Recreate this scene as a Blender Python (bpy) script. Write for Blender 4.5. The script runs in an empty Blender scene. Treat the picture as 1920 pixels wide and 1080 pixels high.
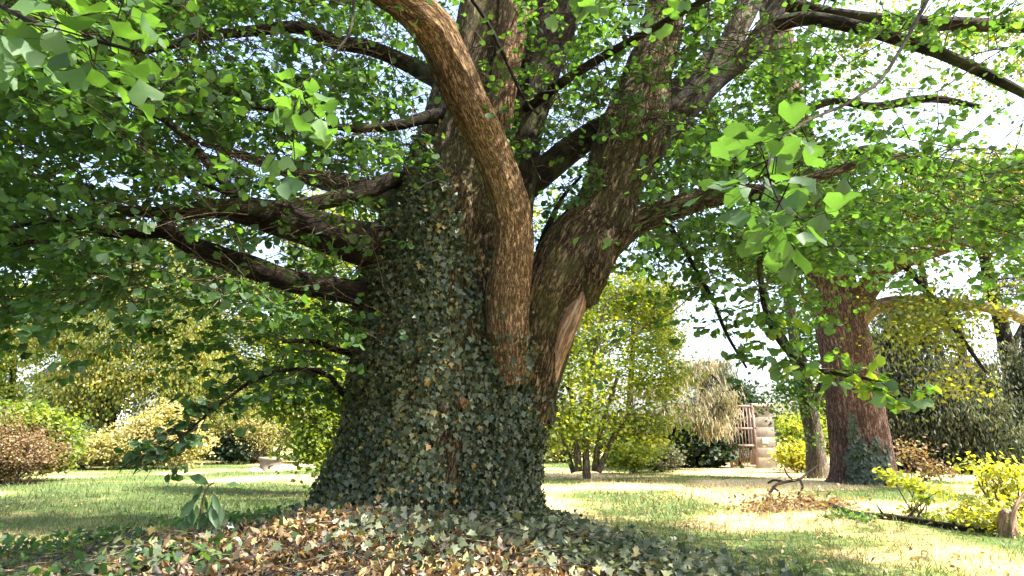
import bpy, math
import numpy as np
from mathutils import Vector

rng = np.random.default_rng(11)
R = math.radians
scene = bpy.context.scene
col = scene.collection

# ------------------------------------------------------------------ camera
FPX, PITCH, CAMH = 1186.0, R(13.4), 1.2        # focal length in photo pixels (1920 wide)
cd = bpy.data.cameras.new('camera'); cam = bpy.data.objects.new('camera', cd); col.objects.link(cam)
cd.sensor_width = 36.0; cd.lens = FPX / 1920 * 36.0; cd.clip_start = 0.05; cd.clip_end = 800
cam.location = (0, 0, CAMH); cam.rotation_euler = (math.pi / 2 + PITCH, 0, 0)
scene.camera = cam

# ------------------------------------------------------------------ sky and sun
SUN_AZ, SUN_EL = R(104), R(54)                  # azimuth from +Y towards +X
w = bpy.data.worlds.new('World'); scene.world = w; w.use_nodes = True
nt = w.node_tree; nt.nodes.clear()
sky = nt.nodes.new('ShaderNodeTexSky'); sky.sky_type = 'NISHITA'; sky.sun_disc = False
sky.sun_elevation = SUN_EL; sky.sun_rotation = SUN_AZ
sky.air_density = 1.0; sky.dust_density = 5.0; sky.ozone_density = 1.0
bg = nt.nodes.new('ShaderNodeBackground'); bg.inputs['Strength'].default_value = 0.14
wo = nt.nodes.new('ShaderNodeOutputWorld')
nt.links.new(sky.outputs[0], bg.inputs[0]); nt.links.new(bg.outputs[0], wo.inputs[0])
ld = bpy.data.lights.new('sun', 'SUN'); ld.energy = 4.4; ld.angle = R(0.6); ld.color = (1.0, 0.93, 0.80)
sun = bpy.data.objects.new('sun', ld); col.objects.link(sun)
sd = Vector((math.sin(SUN_AZ) * math.cos(SUN_EL), math.cos(SUN_AZ) * math.cos(SUN_EL), math.sin(SUN_EL)))
sun.rotation_euler = sd.to_track_quat('Z', 'Y').to_euler(); sun.location = (20, 10, 30)
vs = scene.view_settings
vs.view_transform = 'Standard'; vs.look = 'None'; vs.gamma = 1.0; vs.use_curve_mapping = False
vs.exposure = 2.55
scene.render.engine = 'CYCLES'
cy = scene.cycles
cy.max_bounces = 7; cy.diffuse_bounces = 4; cy.glossy_bounces = 2; cy.transmission_bounces = 4; cy.transparent_max_bounces = 4
cy.use_denoising = True
cy.sample_clamp_indirect = 6.0

# ------------------------------------------------------------------ helpers
CP, SP = math.cos(PITCH), math.sin(PITCH)
def ray(px, py):
    a = (px - 960) / FPX; b = (540 - py) / FPX
    return np.array([a, CP - b * SP, b * CP + SP])
def at(px, py, Y):
    r = ray(px, py); t = Y / r[1]
    return np.array([r[0] * t, Y, CAMH + r[2] * t])
def mpp(px, py, Y):                             # metres per photo pixel at that point
    return Y / ray(px, py)[1] / FPX
def project(P):
    P = np.atleast_2d(P); d = P - np.array([0, 0, CAMH])
    t = d[:, 1] * CP + d[:, 2] * SP
    u = -d[:, 1] * SP + d[:, 2] * CP
    tt = np.where(t > 0.05, t, 0.05)
    return 960 + d[:, 0] / tt * FPX, 540 - u / tt * FPX, t
def _h(i, j, k, s):
    n = (i * 374761393 + j * 668265263 + k * 2147483647 + s * 1274126177) & 0xffffffff
    n = ((n ^ (n >> 13)) * 1274126177) & 0xffffffff
    n = n ^ (n >> 16)
    return (n & 0xffff) / 65535.0
def noise(x, y, z, s=0):
    x, y, z = np.broadcast_arrays(np.asarray(x, float), np.asarray(y, float), np.asarray(z, float))
    xi, yi, zi = np.floor(x).astype(np.int64), np.floor(y).astype(np.int64), np.floor(z).astype(np.int64)
    f = [a - b for a, b in ((x, xi), (y, yi), (z, zi))]
    f = [a * a * (3 - 2 * a) for a in f]
    o = 0
    for a in (0, 1):
        for b in (0, 1):
            for c in (0, 1):
                wgt = (f[0] if a else 1 - f[0]) * (f[1] if b else 1 - f[1]) * (f[2] if c else 1 - f[2])
                o = o + wgt * _h(xi + a, yi + b, zi + c, s)
    return o
def fbm(x, y, z, s=0, o=3):
    v, a, t = 0, 1.0, 0
    for k in range(o):
        v = v + a * noise(x * 2**k, y * 2**k, z * 2**k, s + k); t += a; a *= 0.5
    return v / t
def unit(v):
    return v / np.maximum(np.linalg.norm(v, axis=-1, keepdims=True), 1e-9)
def tag(o, label=None, cat=None, group=None, kind=None):
    for k, v in (('label', label), ('category', cat), ('group', group), ('kind', kind)):
        if v: o[k] = v
    return o
def link(o, parent=None):
    col.objects.link(o)
    if parent is not None: o.parent = parent
    return o
def empty(name, label, cat, group=None):
    o = bpy.data.objects.new(name, None); o.empty_display_size = 0.1
    return tag(link(o), label, cat, group)
def mesh_raw(name, V, loops, starts, mat, smooth=False, attrs=None):
    me = bpy.data.meshes.new(name)
    V = np.asarray(V, np.float32); loops = np.asarray(loops, np.int32).ravel(); starts = np.asarray(starts, np.int32).ravel()
    me.vertices.add(len(V)); me.vertices.foreach_set('co', V.ravel())
    me.loops.add(len(loops)); me.loops.foreach_set('vertex_index', loops)
    me.polygons.add(len(starts)); me.polygons.foreach_set('loop_start', starts)
    if smooth: me.polygons.foreach_set('use_smooth', np.ones(len(starts), bool))
    me.update(calc_edges=True)
    for k, (typ, arr) in (attrs or {}).items():
        a = me.attributes.new(k, typ, 'POINT')
        a.data.foreach_set('vector' if typ == 'FLOAT_VECTOR' else 'value', np.asarray(arr, np.float32).ravel())
    me.materials.append(mat)
    return me
def mesh_obj(name, me, parent=None, kind=None):
    return tag(link(bpy.data.objects.new(name, me), parent), kind=kind)
def quads_obj(name, V, F, mat, parent=None, smooth=False, attrs=None, kind=None):
    loops, starts, n = [], [], 0
    for f in F:
        starts.append(n); loops += list(f); n += len(f)
    return mesh_obj(name, mesh_raw(name, V, loops, starts, mat, smooth, attrs), parent, kind)
class MB:                                       # collects boxes, prisms
    def __init__(s): s.V, s.F = [], []
    def box(s, c, h, rz=0.0):
        n = len(s.V); ca, sa = math.cos(rz), math.sin(rz)
        for z in (-1, 1):
            for x, y in ((-1, -1), (1, -1), (1, 1), (-1, 1)):
                X, Y = x * h[0], y * h[1]
                s.V.append((c[0] + X * ca - Y * sa, c[1] + X * sa + Y * ca, c[2] + z * h[2]))
        s.F += [(n, n+3, n+2, n+1), (n+4, n+5, n+6, n+7), (n, n+1, n+5, n+4), (n+1, n+2, n+6, n+5), (n+2, n+3, n+7, n+6), (n+3, n, n+4, n+7)]
        return s
    def lathe(s, c, prof, seg=20):
        n = len(s.V)
        for r, z in prof:
            for k in range(seg):
                a = 2 * math.pi * k / seg
                s.V.append((c[0] + r * math.cos(a), c[1] + r * math.sin(a), c[2] + z))
        for i in range(len(prof) - 1):
            for k in range(seg):
                s.F.append((n + i*seg + k, n + i*seg + (k+1) % seg, n + (i+1)*seg + (k+1) % seg, n + (i+1)*seg + k))
        s.F.append(tuple(n + (len(prof)-1)*seg + k for k in range(seg)))
        return s
    def obj(s, name, mat, parent=None, bevel=0.0):
        o = quads_obj(name, np.array(s.V), s.F, mat, parent)
        if bevel:
            b = o.modifiers.new('bevel', 'BEVEL'); b.width = bevel; b.segments = 2
        return o

# ------------------------------------------------------------------ materials
def newmat(name):
    m = bpy.data.materials.new(name); m.use_nodes = True
    m.node_tree.nodes.clear()
    return m, m.node_tree.nodes, m.node_tree.links
def ramp(N, stops):
    r = N.new('ShaderNodeValToRGB'); e = r.color_ramp.elements
    while len(e) < len(stops): e.new(0.5)
    for i, (p, c) in enumerate(stops):
        e[i].position = p; e[i].color = (*c, 1)
    return r
def leaf_mat(name, stops, trans=(1.9, 2.05, 0.5), tmix=0.5, gloss=0.018, rough=0.55):
    m, N, L = newmat(name)
    a = N.new('ShaderNodeAttribute'); a.attribute_name = 'tint'
    tc = N.new('ShaderNodeTexCoord'); ns = N.new('ShaderNodeTexNoise'); ns.inputs['Scale'].default_value = 14; ns.inputs['Detail'].default_value = 3
    L.new(tc.outputs['Object'], ns.inputs[0])
    ma = N.new('ShaderNodeMath'); ma.operation = 'MULTIPLY_ADD'; L.new(ns.outputs[0], ma.inputs[0]); ma.inputs[1].default_value = 0.26
    mb = N.new('ShaderNodeMath'); mb.operation = 'SUBTRACT'; L.new(a.outputs['Fac'], mb.inputs[0]); mb.inputs[1].default_value = 0.13; L.new(mb.outputs[0], ma.inputs[2])
    r = ramp(N, stops); L.new(ma.outputs[0], r.inputs[0])
    d = N.new('ShaderNodeBsdfDiffuse'); L.new(r.outputs[0], d.inputs[0])
    mul = N.new('ShaderNodeMix'); mul.data_type = 'RGBA'; mul.blend_type = 'MULTIPLY'; mul.inputs[0].default_value = 1
    L.new(r.outputs[0], mul.inputs[6]); mul.inputs[7].default_value = (*trans, 1)
    t = N.new('ShaderNodeBsdfTranslucent'); L.new(mul.outputs[2], t.inputs[0])
    x = N.new('ShaderNodeMixShader'); x.inputs[0].default_value = tmix
    L.new(d.outputs[0], x.inputs[1]); L.new(t.outputs[0], x.inputs[2])
    g = N.new('ShaderNodeBsdfGlossy'); g.inputs['Roughness'].default_value = rough; g.inputs[0].default_value = (0.9, 0.95, 1, 1)
    y = N.new('ShaderNodeMixShader'); y.inputs[0].default_value = gloss
    L.new(x.outputs[0], y.inputs[1]); L.new(g.outputs[0], y.inputs[2])
    o = N.new('ShaderNodeOutputMaterial'); L.new(y.outputs[0], o.inputs[0])
    return m
def bark_mat(name, dark, mid, light, moss=None, moss_amt=0.0, scale=1.0, bump=0.5, stretch=0.20):
    m, N, L = newmat(name)
    a = N.new('ShaderNodeAttribute'); a.attribute_name = 'barkco'
    mp = N.new('ShaderNodeMapping'); mp.inputs['Scale'].default_value = (scale, scale, scale * stretch)
    L.new(a.outputs['Vector'], mp.inputs[0])
    n1 = N.new('ShaderNodeTexNoise'); n1.inputs['Scale'].default_value = 26; n1.inputs['Detail'].default_value = 6; n1.inputs['Roughness'].default_value = 0.65
    L.new(mp.outputs[0], n1.inputs[0])
    vo = N.new('ShaderNodeTexVoronoi'); vo.feature = 'DISTANCE_TO_EDGE'; vo.inputs['Scale'].default_value = 21
    wv = N.new('ShaderNodeMix'); wv.data_type = 'RGBA'; wv.inputs[0].default_value = 0.16
    L.new(mp.outputs[0], wv.inputs[6]); L.new(n1.outputs[1], wv.inputs[7]); L.new(wv.outputs[2], vo.inputs[0])
    vr = ramp(N, [(0.0, (0.22, 0.22, 0.22)), (0.26, (1, 1, 1))]); L.new(vo.outputs[0], vr.inputs[0])
    hm = N.new('ShaderNodeMath'); hm.operation = 'MULTIPLY'; L.new(vr.outputs[0], hm.inputs[0]); L.new(n1.outputs[0], hm.inputs[1])
    cr = ramp(N, [(0.17, dark), (0.40, mid), (0.70, light)]); L.new(hm.outputs[0], cr.inputs[0])
    last = cr.outputs[0]
    n2 = N.new('ShaderNodeTexNoise'); n2.inputs['Scale'].default_value = 1.7; n2.inputs['Detail'].default_value = 4
    L.new(a.outputs['Vector'], n2.inputs[0])
    sh = N.new('ShaderNodeMix'); sh.data_type = 'RGBA'; sh.blend_type = 'MULTIPLY'
    vr2 = ramp(N, [(0.3, (0.62, 0.6, 0.58)), (0.7, (1.15, 1.1, 1.0))]); L.new(n2.outputs[0], vr2.inputs[0])
    sh.inputs[0].default_value = 1; L.new(last, sh.inputs[6]); L.new(vr2.outputs[0], sh.inputs[7]); last = sh.outputs[2]
    if moss:
        n3 = N.new('ShaderNodeTexNoise'); n3.inputs['Scale'].default_value = 3.1; n3.inputs['Detail'].default_value = 5
        L.new(a.outputs['Vector'], n3.inputs[0])
        mr = ramp(N, [(0.62 - moss_amt * 0.4, (0, 0, 0)), (0.75 - moss_amt * 0.3, (1, 1, 1))]); L.new(n3.outputs[0], mr.inputs[0])
        mm = N.new('ShaderNodeMath'); mm.operation = 'MULTIPLY'; mm.inputs[1].default_value = 0.42; L.new(mr.outputs[0], mm.inputs[0])
        mx = N.new('ShaderNodeMix'); mx.data_type = 'RGBA'; L.new(mm.outputs[0], mx.inputs[0]); L.new(last, mx.inputs[6]); mx.inputs[7].default_value = (*moss, 1)
        last = mx.outputs[2]
    b = N.new('ShaderNodeBump'); b.inputs['Strength'].default_value = bump; b.inputs['Distance'].default_value = 0.06
    L.new(hm.outputs[0], b.inputs['Height'])
    p = N.new('ShaderNodeBsdfPrincipled'); p.inputs['Roughness'].default_value = 0.9; p.inputs['Specular IOR Level'].default_value = 0.15
    L.new(last, p.inputs['Base Color']); L.new(b.outputs[0], p.inputs['Normal'])
    o = N.new('ShaderNodeOutputMaterial'); L.new(p.outputs[0], o.inputs[0])
    return m
def plain_mat(name, c1, c2, scale=6.0, rough=0.8, bump=0.2, metal=0.0):
    m, N, L = newmat(name)
    tc = N.new('ShaderNodeTexCoord')
    n = N.new('ShaderNodeTexNoise'); n.inputs['Scale'].default_value = scale; n.inputs['Detail'].default_value = 6; n.inputs['Roughness'].default_value = 0.65
    L.new(tc.outputs['Object'], n.inputs[0])
    r = ramp(N, [(0.3, c1), (0.7, c2)]); L.new(n.outputs[0], r.inputs[0])
    b = N.new('ShaderNodeBump'); b.inputs['Strength'].default_value = bump; b.inputs['Distance'].default_value = 0.02; L.new(n.outputs[0], b.inputs['Height'])
    p = N.new('ShaderNodeBsdfPrincipled'); p.inputs['Roughness'].default_value = rough; p.inputs['Metallic'].default_value = metal
    L.new(r.outputs[0], p.inputs['Base Color']); L.new(b.outputs[0], p.inputs['Normal'])
    o = N.new('ShaderNodeOutputMaterial'); L.new(p.outputs[0], o.inputs[0])
    return m

M = {}
M['bark'] = bark_mat('ginkgo_bark', (0.018, 0.012, 0.008), (0.145, 0.105, 0.062), (0.36, 0.28, 0.18), (0.085, 0.095, 0.030), 0.45, 1.2, 0.9)
M['bark_tan'] = bark_mat('tan_bark', (0.055, 0.034, 0.02), (0.29, 0.185, 0.10), (0.50, 0.36, 0.22), (0.13, 0.115, 0.045), 0.25, 1.9, 0.9)
M['bark_dark'] = bark_mat('dark_bark', (0.008, 0.006, 0.005), (0.023, 0.017, 0.012), (0.060, 0.046, 0.033), (0.085, 0.10, 0.03), 0.30, 1.2, 0.8)  # near-black; on the ginkgo limbs silhouette shade is put into the colour
M['bark_red'] = bark_mat('reddish_bark', (0.055, 0.032, 0.026), (0.18, 0.11, 0.088), (0.36, 0.25, 0.21), None, 0, 0.75, 0.9)
M['bark_grey'] = bark_mat('grey_bark', (0.05, 0.042, 0.035), (0.17, 0.145, 0.12), (0.31, 0.27, 0.22), (0.09, 0.11, 0.04), 0.25, 1.0, 0.6)
M['bare_wood'] = bark_mat('bare_wood', (0.18, 0.11, 0.075), (0.44, 0.30, 0.21), (0.60, 0.44, 0.33), None, 0, 1.2, 0.5, 0.08)
M['twig'] = bark_mat('twig_bark', (0.025, 0.02, 0.014), (0.09, 0.07, 0.05), (0.18, 0.14, 0.10), None, 0, 2.0, 0.3)
G = [(0.0, (0.030, 0.062, 0.030)), (0.35, (0.048, 0.100, 0.036)), (0.7, (0.075, 0.145, 0.040)), (1.0, (0.16, 0.20, 0.035))]
M['ginkgo'] = leaf_mat('ginkgo_leaf', G)
M['ivy'] = leaf_mat('ivy_leaf', [(0.0, (0.020, 0.034, 0.018)), (0.4, (0.068, 0.086, 0.046)), (0.78, (0.155, 0.165, 0.085)), (0.88, (0.22, 0.19, 0.06)), (1.0, (0.30, 0.15, 0.05))], (1.4, 1.5, 0.6), 0.22, 0.028, 0.45)
M['litter'] = leaf_mat('dry_leaf', [(0.0, (0.030, 0.021, 0.013)), (0.30, (0.12, 0.078, 0.036)), (0.62, (0.27, 0.155, 0.062)), (0.82, (0.36, 0.27, 0.10)), (0.92, (0.30, 0.30, 0.07)), (1.0, (0.09, 0.15, 0.04))], (1.3, 1.15, 0.7), 0.25, 0.05)
M['lime'] = leaf_mat('lime_leaf', [(0.0, (0.065, 0.105, 0.02)), (0.5, (0.15, 0.20, 0.03)), (1.0, (0.30, 0.29, 0.05))], (1.9, 1.8, 0.45), 0.5)
M['olive'] = leaf_mat('olive_leaf', [(0.0, (0.045, 0.065, 0.022)), (0.5, (0.10, 0.12, 0.030)), (1.0, (0.22, 0.19, 0.05))], (1.6, 1.5, 0.5), 0.45)
M['meadow'] = leaf_mat('meadow_leaf', [(0.0, (0.035, 0.065, 0.018)), (0.5, (0.11, 0.145, 0.028)), (1.0, (0.28, 0.24, 0.045))], (1.8, 1.7, 0.45), 0.5)
M['pale'] = leaf_mat('pale_leaf', [(0.0, (0.15, 0.17, 0.06)), (0.5, (0.29, 0.28, 0.11)), (1.0, (0.44, 0.37, 0.19))], (1.4, 1.3, 0.6), 0.45)  # glare of strong sun on leaves is put into this cream colour
M['russet'] = leaf_mat('russet_leaf', [(0.0, (0.09, 0.055, 0.03)), (0.5, (0.19, 0.125, 0.07)), (1.0, (0.16, 0.16, 0.06))], (1.4, 1.2, 0.6), 0.35)
M['needle'] = leaf_mat('grey_needle', [(0.0, (0.022, 0.034, 0.022)), (0.5, (0.06, 0.075, 0.045)), (1.0, (0.17, 0.16, 0.10))], (1.4, 1.4, 0.8), 0.35)
M['tan_needle'] = leaf_mat('tan_needle', [(0.0, (0.09, 0.10, 0.05)), (0.5, (0.26, 0.23, 0.15)), (1.0, (0.44, 0.38, 0.28))], (1.3, 1.2, 0.8), 0.35)
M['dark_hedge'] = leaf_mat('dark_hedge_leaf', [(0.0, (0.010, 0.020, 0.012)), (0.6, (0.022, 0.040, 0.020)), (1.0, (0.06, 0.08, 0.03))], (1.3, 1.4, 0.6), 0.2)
M['grass'] = leaf_mat('grass_blade', [(0.0, (0.065, 0.10, 0.032)), (0.45, (0.145, 0.155, 0.055)), (0.7, (0.31, 0.265, 0.13)), (1.0, (0.50, 0.41, 0.23))], (1.3, 1.3, 0.6), 0.3, 0.03)

# ------------------------------------------------------------------ ground
TX, TY = -0.83, 7.0
def gh(x, y):
    x, y = np.asarray(x, float), np.asarray(y, float)
    dy = y - 6.4
    dyy = np.where(dy < 0, dy * 0.55, dy * 0.9)
    dx = x - TX
    dxx = np.where(dx > 0, dx * 1.0, dx * 0.66)
    r2 = (dxx**2 + dyy**2) / 2.1**2
    mound = 0.46 * np.exp(-r2)
    cut = 1 / (1 + np.exp(-(y - 1.2) * 3))
    roll = 0.10 * (fbm(x * 0.18, y * 0.18, 0, 5) - 0.5) * np.clip((np.hypot(x, y) - 3) / 6, 0, 1)
    fine = 0.05 * (fbm(x * 1.6, y * 1.6, 0, 9) - 0.5)
    return mound * cut + roll + fine
def dryness(x, y):                              # patches of straw among the green
    n = fbm(x * 0.42, y * 0.42, 0, 21, 4)
    side = np.clip((np.asarray(x) + 1.0) / 4.0, 0, 1)
    return np.clip((n - 0.52) * 4.2 + 0.24 + 0.52 * side + 0.25 * side * np.clip((9 - np.asarray(y)) / 4, 0, 1), 0, 1)

def build_ground():
    xs = np.concatenate([-np.geomspace(260, 16, 20), np.linspace(-14.9, 14.9, 180), np.geomspace(16, 260, 20)])
    ys = np.concatenate([-np.geomspace(200, 4, 14), np.linspace(-3, 36, 220), np.geomspace(38, 400, 24)])
    X, Y = np.meshgrid(xs, ys); Z = gh(X, Y)
    V = np.stack([X, Y, Z], -1).reshape(-1, 3)
    nx, ny = len(xs), len(ys)
    i = (np.arange(ny - 1)[:, None] * nx + np.arange(nx - 1)[None]).ravel()
    F = np.stack([i, i + 1, i + nx + 1, i + nx], 1)
    m, N, L = newmat('lawn')
    a = N.new('ShaderNodeAttribute'); a.attribute_name = 'dry'
    tc = N.new('ShaderNodeTexCoord')
    n = N.new('ShaderNodeTexNoise'); n.inputs['Scale'].default_value = 9; n.inputs['Detail'].default_value = 8; n.inputs['Roughness'].default_value = 0.7
    L.new(tc.outputs['Object'], n.inputs[0])
    ad = N.new('ShaderNodeMath'); ad.operation = 'MULTIPLY_ADD'; L.new(n.outputs[0], ad.inputs[0]); ad.inputs[1].default_value = 0.9
    sb = N.new('ShaderNodeMath'); sb.operation = 'SUBTRACT'; L.new(a.outputs['Fac'], sb.inputs[0]); sb.inputs[1].default_value = 0.45
    L.new(sb.outputs[0], ad.inputs[2])
    r = ramp(N, [(0.0, (0.06, 0.09, 0.028)), (0.35, (0.12, 0.145, 0.048)), (0.6, (0.26, 0.225, 0.095)), (0.95, (0.42, 0.34, 0.19))]); L.new(ad.outputs[0], r.inputs[0])
    so = N.new('ShaderNodeAttribute'); so.attribute_name = 'soil'
    mx = N.new('ShaderNodeMix'); mx.data_type = 'RGBA'; L.new(so.outputs['Fac'], mx.inputs[0]); L.new(r.outputs[0], mx.inputs[6]); mx.inputs[7].default_value = (0.06, 0.042, 0.026, 1)
    b = N.new('ShaderNodeBump'); b.inputs['Strength'].default_value = 0.7; b.inputs['Distance'].default_value = 0.05; L.new(n.outputs[0], b.inputs['Height'])
    p = N.new('ShaderNodeBsdfPrincipled'); p.inputs['Roughness'].default_value = 1; p.inputs['Specular IOR Level'].default_value = 0.05
    L.new(mx.outputs[2], p.inputs['Base Color']); L.new(b.outputs[0], p.inputs['Normal'])
    o = N.new('ShaderNodeOutputMaterial'); L.new(p.outputs[0], o.inputs[0])
    mound = gh(X, Y)
    soil = np.clip((np.exp(-(((X - TX) * 0.8)**2 + np.where(Y < 6.4, (Y - 6.4) * 0.5, Y - 6.4)**2) / 2.0**2) - 0.25) * 3, 0, 1)
    me = mesh_raw('ground', V, F.ravel(), np.arange(len(F)) * 4, m, True, {'dry': ('FLOAT', dryness(X, Y).ravel()), 'soil': ('FLOAT', soil.ravel())})
    o = mesh_obj('ground', me); o['kind'] = 'structure'
    o['label'] = 'mown lawn of green and straw-dry grass rising to a mound'
build_ground()

# ------------------------------------------------------------------ tubes
def catmull(P, step):
    P = np.asarray(P, float)
    Q = np.vstack([2 * P[0] - P[1], P, 2 * P[-1] - P[-2]])
    out = []
    for i in range(1, len(Q) - 2):
        p0, p1, p2, p3 = Q[i-1], Q[i], Q[i+1], Q[i+2]
        n = max(2, int(np.linalg.norm((p2 - p1)[:3]) / step))
        t = (np.arange(n) / n)[:, None]
        out.append(0.5 * (2*p1 + (p2 - p0)*t + (2*p0 - 5*p1 + 4*p2 - p3)*t**2 + (3*p1 - p0 - 3*p2 + p3)*t**3))
    out.append(P[-1:])
    return np.vstack(out)
def frames(C):
    T = unit(np.gradient(C, axis=0))
    ref = np.array([0, -1.0, 0]) if abs(T[0][1]) < 0.9 else np.array([1.0, 0, 0])
    U = np.zeros_like(C); u = ref - T[0] * (ref @ T[0]); u /= np.linalg.norm(u)
    for i in range(len(C)):
        u = u - T[i] * (u @ T[i]); u /= np.linalg.norm(u); U[i] = u
    return T, U, np.cross(T, U)
def tube_grid(pts4, seg, step, lump=0.06, ridge=0.012, rf=9.0, vf=1.2, seed=0, flute=None):
    S = catmull(pts4, step); C = S[:, :3]; rad = np.maximum(S[:, 3], 0.002)
    T, U, W = frames(C)
    d = np.concatenate([[0], np.cumsum(np.linalg.norm(np.diff(C, axis=0), axis=1))])
    th = np.linspace(0, 2 * math.pi, seg, endpoint=False)
    TH, D = np.meshgrid(th, d); RR = np.repeat(rad[:, None], seg, 1)
    cx, sx = np.cos(TH), np.sin(TH)
    off = seed * 7.31
    l = (fbm(cx * 1.1 + off, sx * 1.1, D * 0.9 / max(rad.mean() * 4, 0.2), seed) - 0.5) * 2 * lump
    wob = 0.6 * (noise(cx * RR * 3 + off, sx * RR * 3, D * 1.5, seed + 3) - 0.5)
    n = fbm((cx * RR) * rf + off + wob, (sx * RR) * rf + wob, D * vf, seed + 7, 2)
    rg = (1 - np.abs(2 * n - 1) ** 0.8)
    fine = fbm(cx * RR * 30 + off, sx * RR * 30, D * 7, seed + 9, 2) - 0.5
    rr = RR * (1 + l) + ridge * (rg - 0.45) * 2 + ridge * 0.5 * fine
    if flute is not None: rr = rr * (1 + flute(TH, D / d[-1]))
    P = C[:, None] + rr[..., None] * (cx[..., None] * U[:, None] + sx[..., None] * W[:, None])
    bc = np.stack([cx * RR + off, sx * RR, D], -1)
    return P, bc
def grid_obj(name, P, bc, mat, parent):
    nv, ns = P.shape[:2]
    i = np.arange(nv - 1)[:, None] * ns; k = np.arange(ns)[None]; k2 = (k + 1) % ns
    F = np.stack([i + k, i + k2, i + ns + k2, i + ns + k], -1).reshape(-1, 4)
    V = P.reshape(-1, 3); B = bc.reshape(-1, 3)
    V = np.vstack([V, P[-1].mean(0)]); B = np.vstack([B, bc[-1].mean(0)])
    last = (nv - 1) * ns
    caps = np.stack([last + np.arange(ns), last + (np.arange(ns) + 1) % ns, np.full(ns, len(V) - 1)], 1)
    loops = np.concatenate([F.ravel(), caps.ravel()])
    starts = np.concatenate([np.arange(len(F)) * 4, len(F) * 4 + np.arange(ns) * 3])
    return mesh_obj(name, mesh_raw(name, V, loops, starts, mat, True, {'barkco': ('FLOAT_VECTOR', B)}), parent)
def px_pts(spec):
    return np.array([[*at(px, py, Y), w * 0.5 * mpp(px, py, Y)] for px, py, Y, w in spec])
def limb(name, spec, mat, parent, seg=None, step=None, world=False, **kw):
    p = np.asarray(spec, float) if world else px_pts(spec)
    r = p[:, 3].mean()
    seg = seg or int(np.clip(r * 260, 8, 64)); step = step or float(np.clip(r * 0.22, 0.02, 0.3))
    kw.setdefault('ridge', min(0.012, r * 0.10))
    P, bc = tube_grid(p, seg, step, **kw)
    o = grid_obj(name, P, bc, mat, parent)
    return o, P, bc, p
class Tubes:                                    # many thin twigs in one mesh
    def __init__(s): s.V, s.F, s.B, s.n = [], [], [], 0
    def add(s, C, rad, seg=4):
        C = np.asarray(C, float); rad = np.broadcast_to(np.asarray(rad, float), (len(C),))
        T, U, W = frames(C)
        th = np.linspace(0, 2 * math.pi, seg, endpoint=False)
        off = rad[:, None, None] * (np.cos(th)[None, :, None] * U[:, None] + np.sin(th)[None, :, None] * W[:, None])
        s.V.append((C[:, None] + off).reshape(-1, 3))
        d = np.concatenate([[0], np.cumsum(np.linalg.norm(np.diff(C, axis=0), axis=1))])
        s.B.append(np.stack(np.broadcast_arrays(rad[:, None] * np.cos(th) + s.n * 0.013, rad[:, None] * np.sin(th), d[:, None]), -1).reshape(-1, 3))
        i = np.arange(len(C) - 1)[:, None] * seg; k = np.arange(seg)[None]; k2 = (k + 1) % seg
        s.F.append(np.stack([i + k, i + k2, i + seg + k2, i + seg + k], -1).reshape(-1, 4) + s.n)
        s.n += len(C) * seg
    def obj(s, name, mat, parent, kind='stuff'):
        F = np.concatenate(s.F)
        return mesh_obj(name, mesh_raw(name, np.concatenate(s.V), F.ravel(), np.arange(len(F)) * 4, mat, True, {'barkco': ('FLOAT_VECTOR', np.concatenate(s.B))}), parent, kind)

# ------------------------------------------------------------------ leaves
def poly_template(outline, curl=0.0):
    return np.array([(x, y, curl * (x * x) - 0.25 * curl * y * y) for x, y in outline])
GINKGO = poly_template([(0, 0), (0.30, 0.30), (0.55, 0.62), (0.42, 0.88), (0.18, 1.0), (0.02, 0.86), (-0.20, 1.02), (-0.44, 0.86), (-0.55, 0.58), (-0.30, 0.28)], 0.35)
FAN = poly_template([(0, 0), (0.52, 0.60), (0.22, 1.0), (-0.24, 0.98), (-0.52, 0.56)], 0.35)
KITE = poly_template([(0, 0), (0.40, 0.50), (0, 1.0), (-0.40, 0.48)], 0.5)
OVAL = poly_template([(0, 0), (0.26, 0.25), (0.30, 0.55), (0, 1.0), (-0.30, 0.55), (-0.26, 0.25)], 0.5)
IVY = poly_template([(0, 0.08), (0.30, -0.05), (0.30, 0.22), (0.58, 0.34), (0.26, 0.55), (0.0, 1.0), (-0.26, 0.55), (-0.58, 0.34), (-0.30, 0.22), (-0.30, -0.05)], 0.35)
STRIP = poly_template([(-0.06, 0), (0.06, 0), (0.035, 1.0), (-0.035, 1.0)], 0.0)
CRUMPLE = np.array([(0, 0, 0), (0.15, 0.20, 0.14), (0.20, 0.50, 0.24), (0.12, 0.75, 0.10), (0.02, 1.0, -0.12), (-0.16, 0.72, 0.20), (-0.22, 0.42, 0.12), (-0.12, 0.15, 0.10)])
def leaf_verts(P, A, Nn, S, tmpl):
    A = unit(A); Nn = unit(Nn - A * np.sum(A * Nn, -1, keepdims=True)); B = np.cross(A, Nn)
    return P[:, None] + S[:, None, None] * (tmpl[None, :, 0:1] * B[:, None] + tmpl[None, :, 1:2] * A[:, None] + tmpl[None, :, 2:3] * Nn[:, None])
def leaf_obj(name, P, A, Nn, S, tint, tmpl, mat, parent=None, kind='stuff'):
    k = len(tmpl); V = leaf_verts(P, A, Nn, S, tmpl).reshape(-1, 3)
    me = mesh_raw(name, V, np.arange(len(V)), np.arange(len(P)) * k, mat, False, {'tint': ('FLOAT', np.clip(np.repeat(tint, k).reshape(-1, k) + 0.16 * (tmpl[None, :, 1] - 0.5), 0, 1))})
    return mesh_obj(name, me, parent, kind)
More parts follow.
